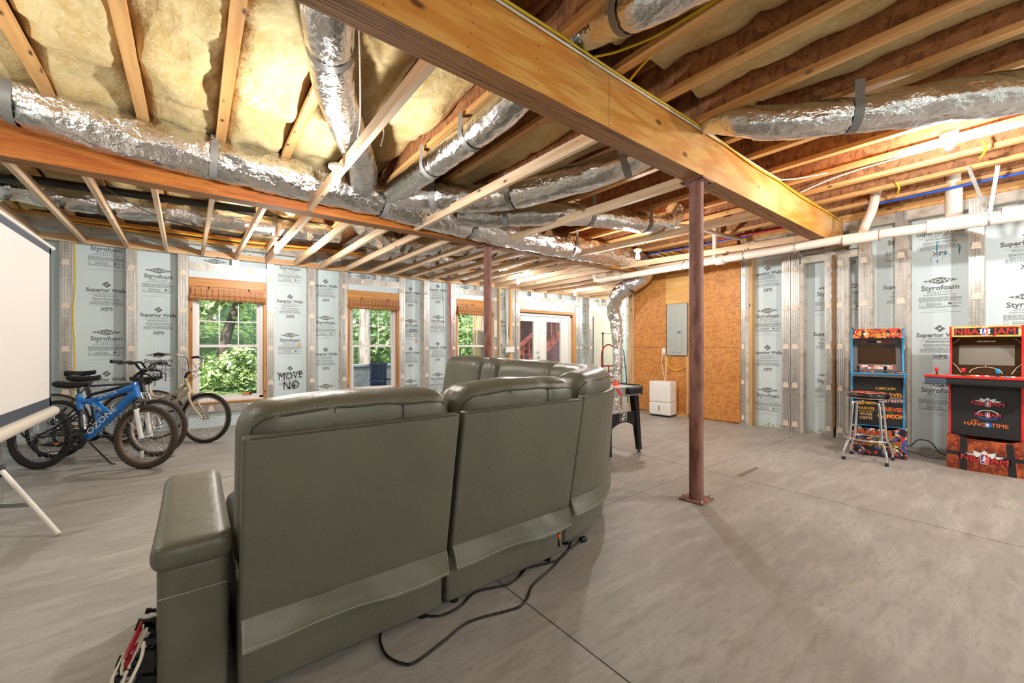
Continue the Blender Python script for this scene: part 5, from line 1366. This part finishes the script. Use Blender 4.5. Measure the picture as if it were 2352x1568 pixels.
ends.build('end_rail', M('silver end rail', (178, 176, 174), .35, .5), ah)
ep = MB(TA)
for a in (x0 + .005, x1 - .03): ep.box((a, y0 - .006, .70), (a + .025, y0, .808))
for s_ in (-1, 1):
    c = (x0 + x1) / 2 + s_ * .15
    ep.add([(c - .08, y0 - .003, .80), (c + .02, y0 - .003, .71), (c + .06, y0 - .003, .71), (c - .03, y0 - .003, .80)][::-1], [(0, 1, 2, 3)], 1)
ep.build('end_trim', [m_black, m_redp], ah)
MB(TA).rbox((3.95, y0 - .06, .725), (4.18, y0 + .01, .80), .012, 2).box((4.03, y0 - .066, .745), (4.11, y0 - .058, .78)).build('score_box', m_black, ah)
for a, b in ((x0, -1), (x1, 1)):
    for yy, c in ((y0 + .10, -1), (y1 - .12, 1)):
        lg = MB(TA); xo = a - b * .03
        lg.add([(xo - .045, yy - .035, .70), (xo + .045, yy - .035, .70), (xo + .045, yy + .035, .70), (xo - .045, yy + .035, .70),
                (xo + b * .03 - .027, yy + c * .05 - .025, .03), (xo + b * .03 + .027, yy + c * .05 - .025, .03), (xo + b * .03 + .027, yy + c * .05 + .025, .03), (xo + b * .03 - .027, yy + c * .05 + .025, .03)],
               [(0, 1, 2, 3), (7, 6, 5, 4), (0, 4, 5, 1), (1, 5, 6, 2), (2, 6, 7, 3), (3, 7, 4, 0)])
        lg = lg.build('leg', m_blackm, ah)
        MB(TA).lathe([(0, 0), (.022, 0), (.022, .008), (.009, .012), (.009, .03), (0, .03)], (xo + b * .03, yy + c * .05, 0), 12).build('levelling_foot', m_black, lg)
for yy in (y0 + .075, y1 - .1):
    n = 14; P = [(x0 + .03 + (x1 - x0 - .06) * i / n, .30 + .085 * (1 - (2 * i / n - 1) ** 2)) for i in range(n + 1)]
    P = P + [(x1 - .03, .50), (x0 + .03, .50)]
    MB(TA).prism(P, lambda a, b: (a, yy - .012, b), lambda a, b: (a, yy + .012, b)).build('leg_panel', m_blackm, ah)
em = MB(TA); y = y0 + .062
for q in ((3.92, .405, 4.05, .41), (3.92, .49, 4.05, .495), (3.92, .405, 3.925, .495), (4.045, .405, 4.05, .495)): em.box((q[0], y - .001, q[1]), (q[2], y + .001, q[3]))
for pts in ([(3.94, .43), (3.97, .42), (4.01, .43), (4.03, .455), (4.0, .445), (3.96, .442)], [(3.955, .455), (3.98, .475), (4.0, .485), (4.02, .478), (4.028, .465), (4.01, .47), (3.995, .462), (3.975, .455)]): em.add([(a, y - .0012, b) for a, b in pts], [tuple(range(len(pts)))])
em.build('maker_emblem', m_whp, ah)
pk = thing('air_hockey_mallet', 'orange red air hockey mallet resting on the game table', 'mallet', (4.1, 3.2, .803))
MB().lathe([(0, 0), (.048, 0), (.05, .01), (.046, .022), (.03, .024), (.026, .02), (.018, .024), (.017, .055), (.012, .064), (0, .066)], n=22).build('mallet_body', M('orange red plastic', (240, 74, 36), .35), pk)

# ================================================================ DEHUMIDIFIER
dh = thing('dehumidifier', 'white dehumidifier standing against the strand board', 'dehumidifier', (6.84, 4.255, 0), R(-84))
w, dp_ = .20, .145
MB().rbox((-w, -dp_, .03), (w, dp_ - .03, .255), .02, 4).build('water_tank', m_white, dh)
MB().rbox((-w, -dp_, .262), (w, dp_ - .02, .64), .022, 4).build('front_cover', m_white, dh)
MB().rbox((-w + .006, -dp_ + .03, .03), (w - .006, dp_, .625), .015, 3).build('rear_casing', m_pvc, dh)
MB().rbox((-w + .01, -dp_ + .012, .012), (w - .01, dp_ - .005, .04), .006, 2).build('foot_base', m_black, dh)
MB().box((-.012, -dp_ - .002, .105), (.0, -dp_ + .002, .20)).build('level_window', m_black, dh)
MB().box((.085, -dp_ - .002, .19), (.097, -dp_ + .002, .205)).build('blue_badge', m_blup, dh)
MB().box((-.15, -dp_ - .001, .60), (-.11, -dp_ + .002, .604)).build('maker_mark', m_ink, dh)
MB().rbox((w - .004, -dp_ + .05, .49), (w + .008, dp_ - .04, .53), .006, 2).build('carry_grip', m_pvc, dh)
MB().box((-.02 + .17, -dp_ - .003, .10), (.158, -dp_ + .002, .2)).build('tank_grip', m_pvc, dh)
o = MB().tube(smooth_path([(7.05, 4.385, 1.16), (7.0, 4.38, 1.0), (7.02, 4.35, .75), (7.01, 4.32, .60), (7.0, 4.3, .5)], 6), .006, 6).build('power_cord', m_whitec); tag(o, 'white power cord from the wall outlet down to the dehumidifier', 'cord')
ot = thing('wall_outlet', 'white outlet plate with a plug on the strand board', 'outlet', (7.078, 4.385, 1.12))
MB().rbox((-.006, -.036, 0), (.004, .036, .125), .003, 2).build('outlet_plate', m_white, ot); MB().rbox((-.04, -.018, .03), (-.004, .018, .06), .006, 2).build('plug', m_pvc, ot)

# ================================================================ ELECTRICAL PANEL
el = thing('electrical_panel', 'grey steel breaker panel on the strand board behind the post', 'breaker panel', (7.08, 4.11, 1.115), R(-90))
m_el = M('grey enamel', (172, 178, 172), .45)
MB().rbox((-.20, -.03, 0), (.20, .0, .95), .006, 2).build('panel_cover', m_el, el)
d_ = MB().rbox((-.11, -.038, .05), (.10, -.028, .80), .004, 2).build('panel_door', m_el, el)
MB().box((.0, -.0395, .05), (.0015, -.037, .80)).build('door_crease', m_ink, d_)
MB().rbox((.03, -.044, .40), (.085, -.037, .44), .003, 2).build('latch', m_ink, d_)
for x in (-.18, .18):
    for z in (.15, .48, .82): MB().lathe([(.006, -.03), (.005, -.034), (0, -.035)], (x, 0, z), 8, axis=1).build('screw', m_steel, el)
o = MB().tube(smooth_path([(7.08, 4.24, 1.12), (7.07, 4.29, 1.0), (7.06, 4.25, .88), (7.06, 4.1, .84), (7.06, 3.96, .90), (7.08, 3.92, 1.0)], 7), .009, 6).build('yellow_cable', m_yel); tag(o, 'loop of yellow cable hanging below the breaker panel', 'cable')

# ================================================================ HAND TRUCK, GARMENT RACK, FOLDED CART
ht = thing('hand_truck', 'red hand truck with arched handle standing in the bright alcove', 'hand truck', (7.7, 6.2, 0), R(-38))
m_htr = M('red steel tube', (196, 36, 48), .35)
MB().tube([(-.17, 0, .1), (-.17, 0, 1.05)] + [(-.17 * cos(R(a)), 0, 1.05 + .27 * sin(R(a))) for a in range(15, 180, 15)] + [(.17, 0, 1.05), (.17, 0, .1)], .017, 10).build('frame', m_htr, ht)
for z in (.25, .55, .82): MB().tube([(-.17, 0, z), (.17, 0, z)], .015, 8).build('cross_bar', m_htr, ht)
MB().tube([(0, 0, .25), (0, 0, .82)], .015, 8).build('centre_bar', m_htr, ht)
MB().box((-.2, -.2, .0), (.2, .0, .012)).build('toe_plate', m_htr, ht)
for sx in (-.22, .22): MB().lathe([(.04, -.03), (.12, -.025), (.125, 0), (.12, .025), (.04, .03)], (sx, .08, .125), 20, axis=0).build('wheel', m_rubber, ht)
MB().tube([(-.22, .08, .125), (.22, .08, .125)], .01, 8).build('axle', m_steel, ht)
gr = thing('garment_rack', 'thin steel garment rack in the alcove behind the hand truck', 'clothes rack', (8.0, 6.62, 0), R(0))
MB().tube([(-.08, 0, 1.6), (1.42, 0, 1.6)], .013, 8).build('hanging_rail', m_steel, gr)
for x in (0, 1.35):
    MB().tube([(x, 0, .08), (x, 0, 1.58)], .013, 8).build('upright', m_blackm, gr); MB().tube([(x, -.22, .08), (x, .22, .08)], .012, 8).build('foot_bar', m_blackm, gr)
    for yy in (-.2, .2): MB().lathe([(0, -.012), (.028, -.012), (.028, .012), (0, .012)], (x, yy, .028), 12, axis=0).build('caster', m_rubber, gr)
    MB().rbox((x - .025, -.02, 1.575), (x + .025, .02, 1.625), .01, 2).build('corner_cap', m_black, gr)
fc = thing('folded_cart', 'dark folded frame leaning beside the tall foil duct', 'folded cart', (7.62, 5.72, 0), R(-40))
for x in (-.1, .1): MB().tube([(x, 0, .02), (x * .9, .12, .6), (x * .8, .3, 1.15)], .011, 8).build('side_tube', m_blackm, fc)
MB().tube(smooth_path([(-.08, .3, 1.15), (-.05, .33, 1.2), (.05, .33, 1.2), (.08, .3, 1.15)], 5), .011, 8).build('handle', m_blackm, fc)
for z in (.15, .45, .8): MB().tube([(-.1, .03 + .2 * z, z), (.1, .03 + .2 * z, z)], .009, 8).build('cross_bar', m_steel, fc)

# ================================================================ BIKE CARRIER BUNDLE AT THE SOFA END
bd = thing('bicycle_carrier', 'bundle of folded carriers with red and white bent tubes at the sofa arm', 'bicycle carrier', (-.15, 1.78, 0))
TB = Matrix.Translation((.15, -1.78, 0))
m_ivory = M('ivory enamel tube', (216, 210, 196), .35); m_crim = M('crimson enamel tube', (170, 22, 40), .35)
def bt(name, mat, pts, r): MB(TB).tube(smooth_path(pts, 5), r, 8).build(name, mat, bd)
bt('white_tube', m_ivory, [(-0.174, 1.8, 0.297), (-0.182, 1.775, 0.29), (-0.192, 1.75, 0.274), (-0.201, 1.725, 0.258), (-0.21, 1.7, 0.246), (-0.22, 1.7, 0.0042)], 0.0032)
bt('white_tube', m_ivory, [(-0.173, 1.8, 0.296), (-0.176, 1.786, 0.284), (-0.179, 1.771, 0.258), (-0.175, 1.757, 0.255), (-0.165, 1.743, 0.267), (-0.168, 1.729, 0.262), (-0.173, 1.714, 0.249), (-0.177, 1.7, 0.229), (-0.187, 1.7, 0.0042)], 0.0044)
bt('white_tube', m_ivory, [(-0.13, 1.86, 0.361), (-0.134, 1.854, 0.344), (-0.135, 1.849, 0.329), (-0.134, 1.843, 0.322), (-0.129, 1.837, 0.325), (-0.123, 1.831, 0.336), (-0.127, 1.826, 0.32), (-0.13, 1.82, 0.304)], 0.0044)
bt('white_tube', m_ivory, [(-0.128, 1.8, 0.321), (-0.128, 1.772, 0.314), (-0.13, 1.744, 0.299), (-0.139, 1.716, 0.283), (-0.153, 1.688, 0.263), (-0.164, 1.66, 0.249), (-0.174, 1.66, 0.0042)], 0.0049)
bt('white_tube', m_ivory, [(-0.13, 1.81, 0.329), (-0.145, 1.798, 0.3), (-0.158, 1.785, 0.272), (-0.161, 1.772, 0.272), (-0.161, 1.76, 0.264)], 0.0044)
bt('white_tube', m_ivory, [(-0.19, 1.76, 0.262), (-0.195, 1.74, 0.269), (-0.196, 1.72, 0.257), (-0.197, 1.7, 0.24), (-0.207, 1.7, 0.0042)], 0.0044)
bt('red_tube', m_crim, [(-0.138, 1.84, 0.359), (-0.139, 1.82, 0.361), (-0.153, 1.8, 0.336), (-0.168, 1.78, 0.307)], 0.0039)
bt('red_tube', m_crim, [(-0.138, 1.82, 0.349), (-0.14, 1.811, 0.342), (-0.157, 1.803, 0.312), (-0.172, 1.794, 0.285), (-0.173, 1.786, 0.278), (-0.171, 1.777, 0.271), (-0.166, 1.769, 0.276), (-0.158, 1.76, 0.296)], 0.0049)
bt('red_tube', m_crim, [(-0.143, 1.81, 0.309), (-0.153, 1.797, 0.305), (-0.164, 1.783, 0.3), (-0.169, 1.77, 0.295)], 0.0044)
bt('red_tube', m_crim, [(-0.167, 1.76, 0.261), (-0.167, 1.773, 0.264), (-0.158, 1.787, 0.282), (-0.144, 1.8, 0.306)], 0.0036)
MB(TB).bar((-0.152, 1.86, 0.345), (-0.101, 1.86, 0.328), 0.02, 0.028).build('clamp_block', m_black, bd)
MB(TB).bar((-0.135, 1.86, 0.336), (-0.104, 1.86, 0.322), 0.02, 0.03).build('clamp_block', m_black, bd)
MB(TB).bar((-0.131, 1.79, 0.319), (-0.08, 1.79, 0.304), 0.012, 0.016).build('clamp_block', m_black, bd)
MB(TB).bar((-0.145, 1.8, 0.28), (-0.103, 1.8, 0.26), 0.02, 0.026).build('clamp_block', m_black, bd)
MB(TB).bar((-0.193, 1.8, 0.277), (-0.143, 1.8, 0.26), 0.02, 0.026).build('clamp_block', m_black, bd)
MB(TB).bar((-0.161, 1.82, 0.242), (-0.099, 1.82, 0.222), 0.03, 0.05).build('clamp_block', m_black, bd)
MB(TB).bar((-0.178, 1.8, 0.238), (-0.14, 1.8, 0.226), 0.02, 0.026).build('clamp_block', m_black, bd)
MB(TB).bar((-0.195, 1.8, 0.239), (-0.175, 1.8, 0.23), 0.02, 0.022).build('clamp_block', m_black, bd)
MB(TB).bar((-0.198, 1.79, 0.228), (-0.184, 1.79, 0.222), 0.02, 0.022).build('clamp_block', m_black, bd)
MB(TB).bar((-0.149, 1.84, 0.19), (-0.104, 1.84, 0.171), 0.03, 0.07).build('clamp_block', m_black, bd)
MB(TB).bar((-0.145, 1.82, 0.173), (-0.099, 1.82, 0.153), 0.04, 0.06).build('clamp_block', m_black, bd)
MB(TB).bar((-0.114, 1.85, 0.316), (-0.084, 1.85, 0.303), 0.02, 0.026).build('clamp_block', m_black, bd)
bt('strap', m_blackc, [(-0.143, 1.85, 0.359), (-0.124, 1.844, 0.357), (-0.105, 1.838, 0.361), (-0.098, 1.831, 0.344), (-0.09, 1.825, 0.294), (-0.083, 1.819, 0.241), (-0.084, 1.812, 0.202), (-0.093, 1.806, 0.15)], 0.0045)
bt('strap', m_blackc, [(-0.143, 1.85, 0.357), (-0.118, 1.844, 0.358), (-0.104, 1.838, 0.357), (-0.093, 1.831, 0.331), (-0.087, 1.825, 0.303), (-0.092, 1.819, 0.263), (-0.084, 1.812, 0.237), (-0.089, 1.806, 0.148)], 0.004)
bt('strap', m_blackc, [(-0.084, 1.85, 0.353), (-0.094, 1.843, 0.335), (-0.1, 1.836, 0.31), (-0.091, 1.829, 0.293), (-0.103, 1.821, 0.281), (-0.105, 1.814, 0.219), (-0.11, 1.807, 0.159)], 0.004)
bt('strap', m_blackc, [(-0.084, 1.85, 0.26), (-0.091, 1.838, 0.241), (-0.105, 1.825, 0.22), (-0.116, 1.812, 0.208)], 0.0045)
bt('strap', m_blackc, [(-0.091, 1.85, 0.295), (-0.104, 1.838, 0.275), (-0.119, 1.825, 0.253), (-0.134, 1.812, 0.243)], 0.004)
bt('strap', m_blackc, [(-0.102, 1.85, 0.285), (-0.117, 1.833, 0.303), (-0.129, 1.817, 0.304)], 0.005)
bt('strap', m_blackc, [(-0.109, 1.85, 0.345), (-0.1, 1.838, 0.33), (-0.111, 1.825, 0.335), (-0.118, 1.812, 0.345)], 0.003)
MB(TB).bar((-0.102, 1.87, 0.324), (-0.104, 1.84, 0.0), .03, .02).build('main_strut', m_blackm, bd); MB(TB).bar((-0.107, 1.87, 0.294), (-0.14, 1.8, 0.0), .025, .02).build('main_strut', m_blackm, bd)
MB(TB).bar((-0.131, 1.9, 0.363), (-0.085, 1.9, 0.348), .010, .009).bar((-0.132, 1.9, 0.363), (-0.119, 1.9, 0.359), .014, .013).build('locking_pin', m_black, bd)
# dark tape patch
o = MB().add([(4.235, 1.84, .001), (4.223, 1.78, .001), (4.687, 1.795, .001), (4.70, 1.84, .001)], [(0, 1, 2, 3)]).build('tape_patch', M('dark tape', (120, 112, 104), .8)); tag(o, 'short dark strip of tape on the open floor beside the post', 'tape')

# ================================================================ OUTDOORS, SEEN THROUGH THE GLASS
m_lawn = M('leafy bank', (104, 128, 62), .9, var=[('noise', (3, 3, 3), (72, 98, 40), .42, .62, 1.), ('noise', (22, 22, 22), (168, 176, 110), .55, .75), ('noise', (9, 9, 9), (176, 130, 76), .64, .74)], bump=[('noise', 14, .06)])
m_bark = M('pale bark', (164, 150, 136), .9, var=[('noise', (14, 14, 3), (112, 98, 86), .48, .68)]); m_bark2 = M('grey brown bark', (104, 88, 72), .9, var=[('noise', (12, 12, 3), (70, 58, 46), .45, .65)])
def leafmat(n, a, b, c): return M(n, a, .7, var=[('noise', (.9, .9, .9), b, .42, .62), ('noise', (5, 5, 5), c, .6, .74)])
lm = [leafmat('green leaves', (142, 168, 92), (98, 132, 58), (206, 206, 130)), leafmat('autumn leaves', (186, 176, 90), (130, 146, 64), (222, 160, 84)), leafmat('pale leaves', (172, 190, 126), (128, 154, 86), (222, 222, 166))]
hill = thing('terrain', kind='structure')
def hz(x, y):
    k = .10 + .26 / (1 + math.exp((x - 1.5) * 2.5)); k2 = .42
    return -.15 + max(0, min(y, 12.5) - 9.6) * k + max(0, y - 12.5) * k2 + .12 * fbm((x * .5, y * .5, 1))
MB().grid(50, 40, lambda u, v: (-12 + 36 * u, 26 - 17.6 * v, hz(-12 + 36 * u, 26 - 17.6 * v))).build('leafy_bank', m_lawn, hill)
def tree(label, x, y, h, cr, cz, mat, bark, r=.12, n=1500, lean=0, group=None, ls=.14):
    n = int(n * 1.9); ls *= .68
    z = hz(x, y)
    t = thing('tree', label, 'tree', (x, y, z), 0, group)
    tr = MB().tube(smooth_path([(0, 0, -.2), (lean * .3, 0, h * .35), (lean * .7, .05, h * .7), (lean, 0, h)], 6), [r * (1 - .55 * i / 18) for i in range(19)], 10)
    rd = random.Random(int(x * 31 + y * 7))
    for k in range(7):
        a = rd.uniform(0, 2 * pi); zz = h * rd.uniform(.35, .9)
        tr.tube([(lean * zz / h, 0, zz), (lean * zz / h + cos(a) * cr * .5, sin(a) * cr * .5, zz + cr * .3), (lean * zz / h + cos(a) * cr * .8, sin(a) * cr * .8, zz + cr * .45)], [r * .3, r * .18, r * .06], 6)
    tr.build('trunk', bark, t)
    c = MB()
    for i in range(n):
        d = Vector((rd.gauss(0, 1), rd.gauss(0, 1), rd.gauss(0, 1))).normalized() * rd.uniform(.35, 1)
        p = Vector((lean + d.x * cr, d.y * cr, cz + d.z * cr * .85))
        p += Vector((fbm(p * .9, 2), fbm(p * .9 + Vector((9, 0, 0)), 2), 0)) * .7
        u = Vector((rd.gauss(0, 1), rd.gauss(0, 1), rd.gauss(0, .6))).normalized(); v = u.orthogonal().normalized()
        v = Matrix.Rotation(rd.uniform(0, 6.3), 3, u) @ v; s = rd.uniform(.6, 1.4) * ls
        c.add([p - u * s, p + v * s * .45, p + u * s, p - v * s * .45], [(0, 1, 2, 3)])
    c.build('foliage', mat, t, kind='stuff')
tree('bushy green tree filling the first window, seen low on the bank', -1.1, 12.6, 2.6, 1.7, 1.7, lm[2], m_bark2, lean=.3)
tree('slanting dark trunk with pale leaves seen in the first window', .45, 12.4, 3.0, 1.6, 2.4, lm[0], m_bark2, .13, lean=.9)
tree('yellow green tree high on the bank behind the first window', .4, 15.5, 4, 2.4, 2.4, lm[1], m_bark2)
tree('pale straight trunk standing just outside the middle window', 3.55, 10.9, 7, 2.0, 5.6, lm[1], m_bark, .17, 900)
tree('orange tinged tree far behind the middle window', 4.2, 17, 5, 2.8, 3.6, lm[1], m_bark2, n=2200, ls=.17)
tree('green tree behind the dark outdoor chair', 6.0, 14.8, 4, 2.1, 1.9, lm[0], m_bark2, n=1800)
tree('rounded bush beside the pale trunk', 4.55, 13.2, 1.6, 1.3, 1.2, lm[2], m_bark2, .06, 1200)
tree('leafy tree seen through the third window', 8.0, 13.6, 4, 2.1, 1.8, lm[0], m_bark2, n=1500)
tree('far autumn tree behind the deck stairs', 13.5, 16.5, 5, 3.2, 3.4, lm[1], m_bark2, n=1800, ls=.18)
tree('tall pale leaved tree at the top of the bank', -3.0, 15.0, 4, 2.4, 2.4, lm[2], m_bark2, n=1400)
for i, (x, y, c, l) in enumerate(((-.5, 11.6, .8, 'low leafy shrub on the bank under the first window'), (.9, 11.0, .7, 'small pale shrub close to the first window pane'), (3.1, 12.6, 1.0, 'low shrub behind the concrete wall by the middle window'))):
    tree(l, x, y, .5, c, .5, lm[(0, 2, 0)[i]], m_bark2, .03, 900, ls=.1)
lw = thing('garden_wall', 'low grey concrete wall outside the middle window', 'wall', (4.2, 10.0, -.2))
lw['kind'] = 'thing'
MB().rbox((-1.4, -.1, 0), (1.2, .1, .98), .02, 3).build('wall_body', m_conc, lw); MB().rbox((-1.45, -.14, .98), (1.25, .14, 1.05), .02, 3).build('coping', m_conc, lw)
oc = thing('outdoor_chair', 'dark slatted outdoor chair seen through the middle window', 'chair', (3.52, 9.35, -.12), R(25))
oc.scale = (1, 1, .83)
m_navy = M('dark navy slat', (52, 54, 78), .6)
for i in range(6): MB().box((-.24 + i * .085, .2, .55), (-.17 + i * .085, .225, 1.16)).build('back_slat', m_navy, oc)
MB().box((-.26, .19, 1.14), (.27, .24, 1.2)).build('top_rail', m_navy, oc); MB().box((-.26, -.25, .5), (.27, .22, .54)).build('seat', m_navy, oc)
for a in (-.25, .25):
    for b_ in (-.23, .2): MB().box((a - .02, b_ - .02, 0), (a + .02, b_ + .02, .52)).build('leg', m_navy, oc)
    MB().box((a - .03, -.25, .72), (a + .03, .22, .75)).build('armrest', m_navy, oc)
dp2 = thing('deck_post', 'timber deck post outside the third window', 'post', (6.22, 9.6, -.2))
MB().box((-.09, -.07, 0), (.09, .07, 4.2)).build('timber_shaft', m_pinez, dp2); MB().box((.1, -.05, 0), (.2, .05, 4.2)).build('plain_shaft', m_bark, dp2)
# deck stairs in dark red stain outside the French doors
m_deck = M('dark red deck stain', (128, 64, 50), .6, var=[('noise', (3, 3, 12), (96, 46, 38), .45, .65)])
ds = thing('deck_stairs', 'dark red timber deck stairs outside the French doors', 'stairs', (9.6, 10.2, -.15))
for xx in (-.0, 1.0):
    pass
for i in range(9):
    MB().box((-1.6 + i * .28, .25, .30 + i * .2), (-1.34 + i * .28, 1.25, .34 + i * .2)).build('tread', m_deck, ds)
for yy in (.22, 1.28): MB().bar((-1.75, yy, .12), (.95, yy, 2.05), .04, .26).build('stringer', m_deck, ds)
for yy in (.18,): 
    MB().bar((-1.75, yy, 1.05), (1.0, yy, 3.0), .05, .12).build('handrail', m_deck, ds)
    for i in range(11):
        x = -1.55 + i * .25; MB().box((x - .02, yy - .02, .25 + i * .178), (x + .02, yy + .02, 1.2 + i * .178)).build('baluster', m_deck, ds)
for x, y in ((-1.75, .2), (.95, .2), (2.4, .2), (2.4, 1.6), (-.2, 1.6)): MB().box((x - .06, y - .06, 0), (x + .06, y + .06, 3.2)).build('deck_post', m_deck, ds)
for i in range(8): MB().box((1.1 + i * .22, .0, 1.0 + .0), (1.15 + i * .22, .05, 2.3)).build('baluster', m_deck, ds)
for z in (.98, 1.5, 2.28): MB().box((1.0, -.01, z), (3.0, .06, z + .09)).build('cross_rail', m_deck, ds)
MB().box((-1.2, .0, 3.0), (3.6, 2.6, 3.1)).build('deck_floor', m_deck, ds)
MB().box((.2, 2.3, .0), (3.4, 2.4, 2.8)).build('lattice_screen', m_deck, ds)
MB().box((7.4, 8.34, -.3), (12.6, 11.6, -.15)).build('patio_slab', m_conc, hill)
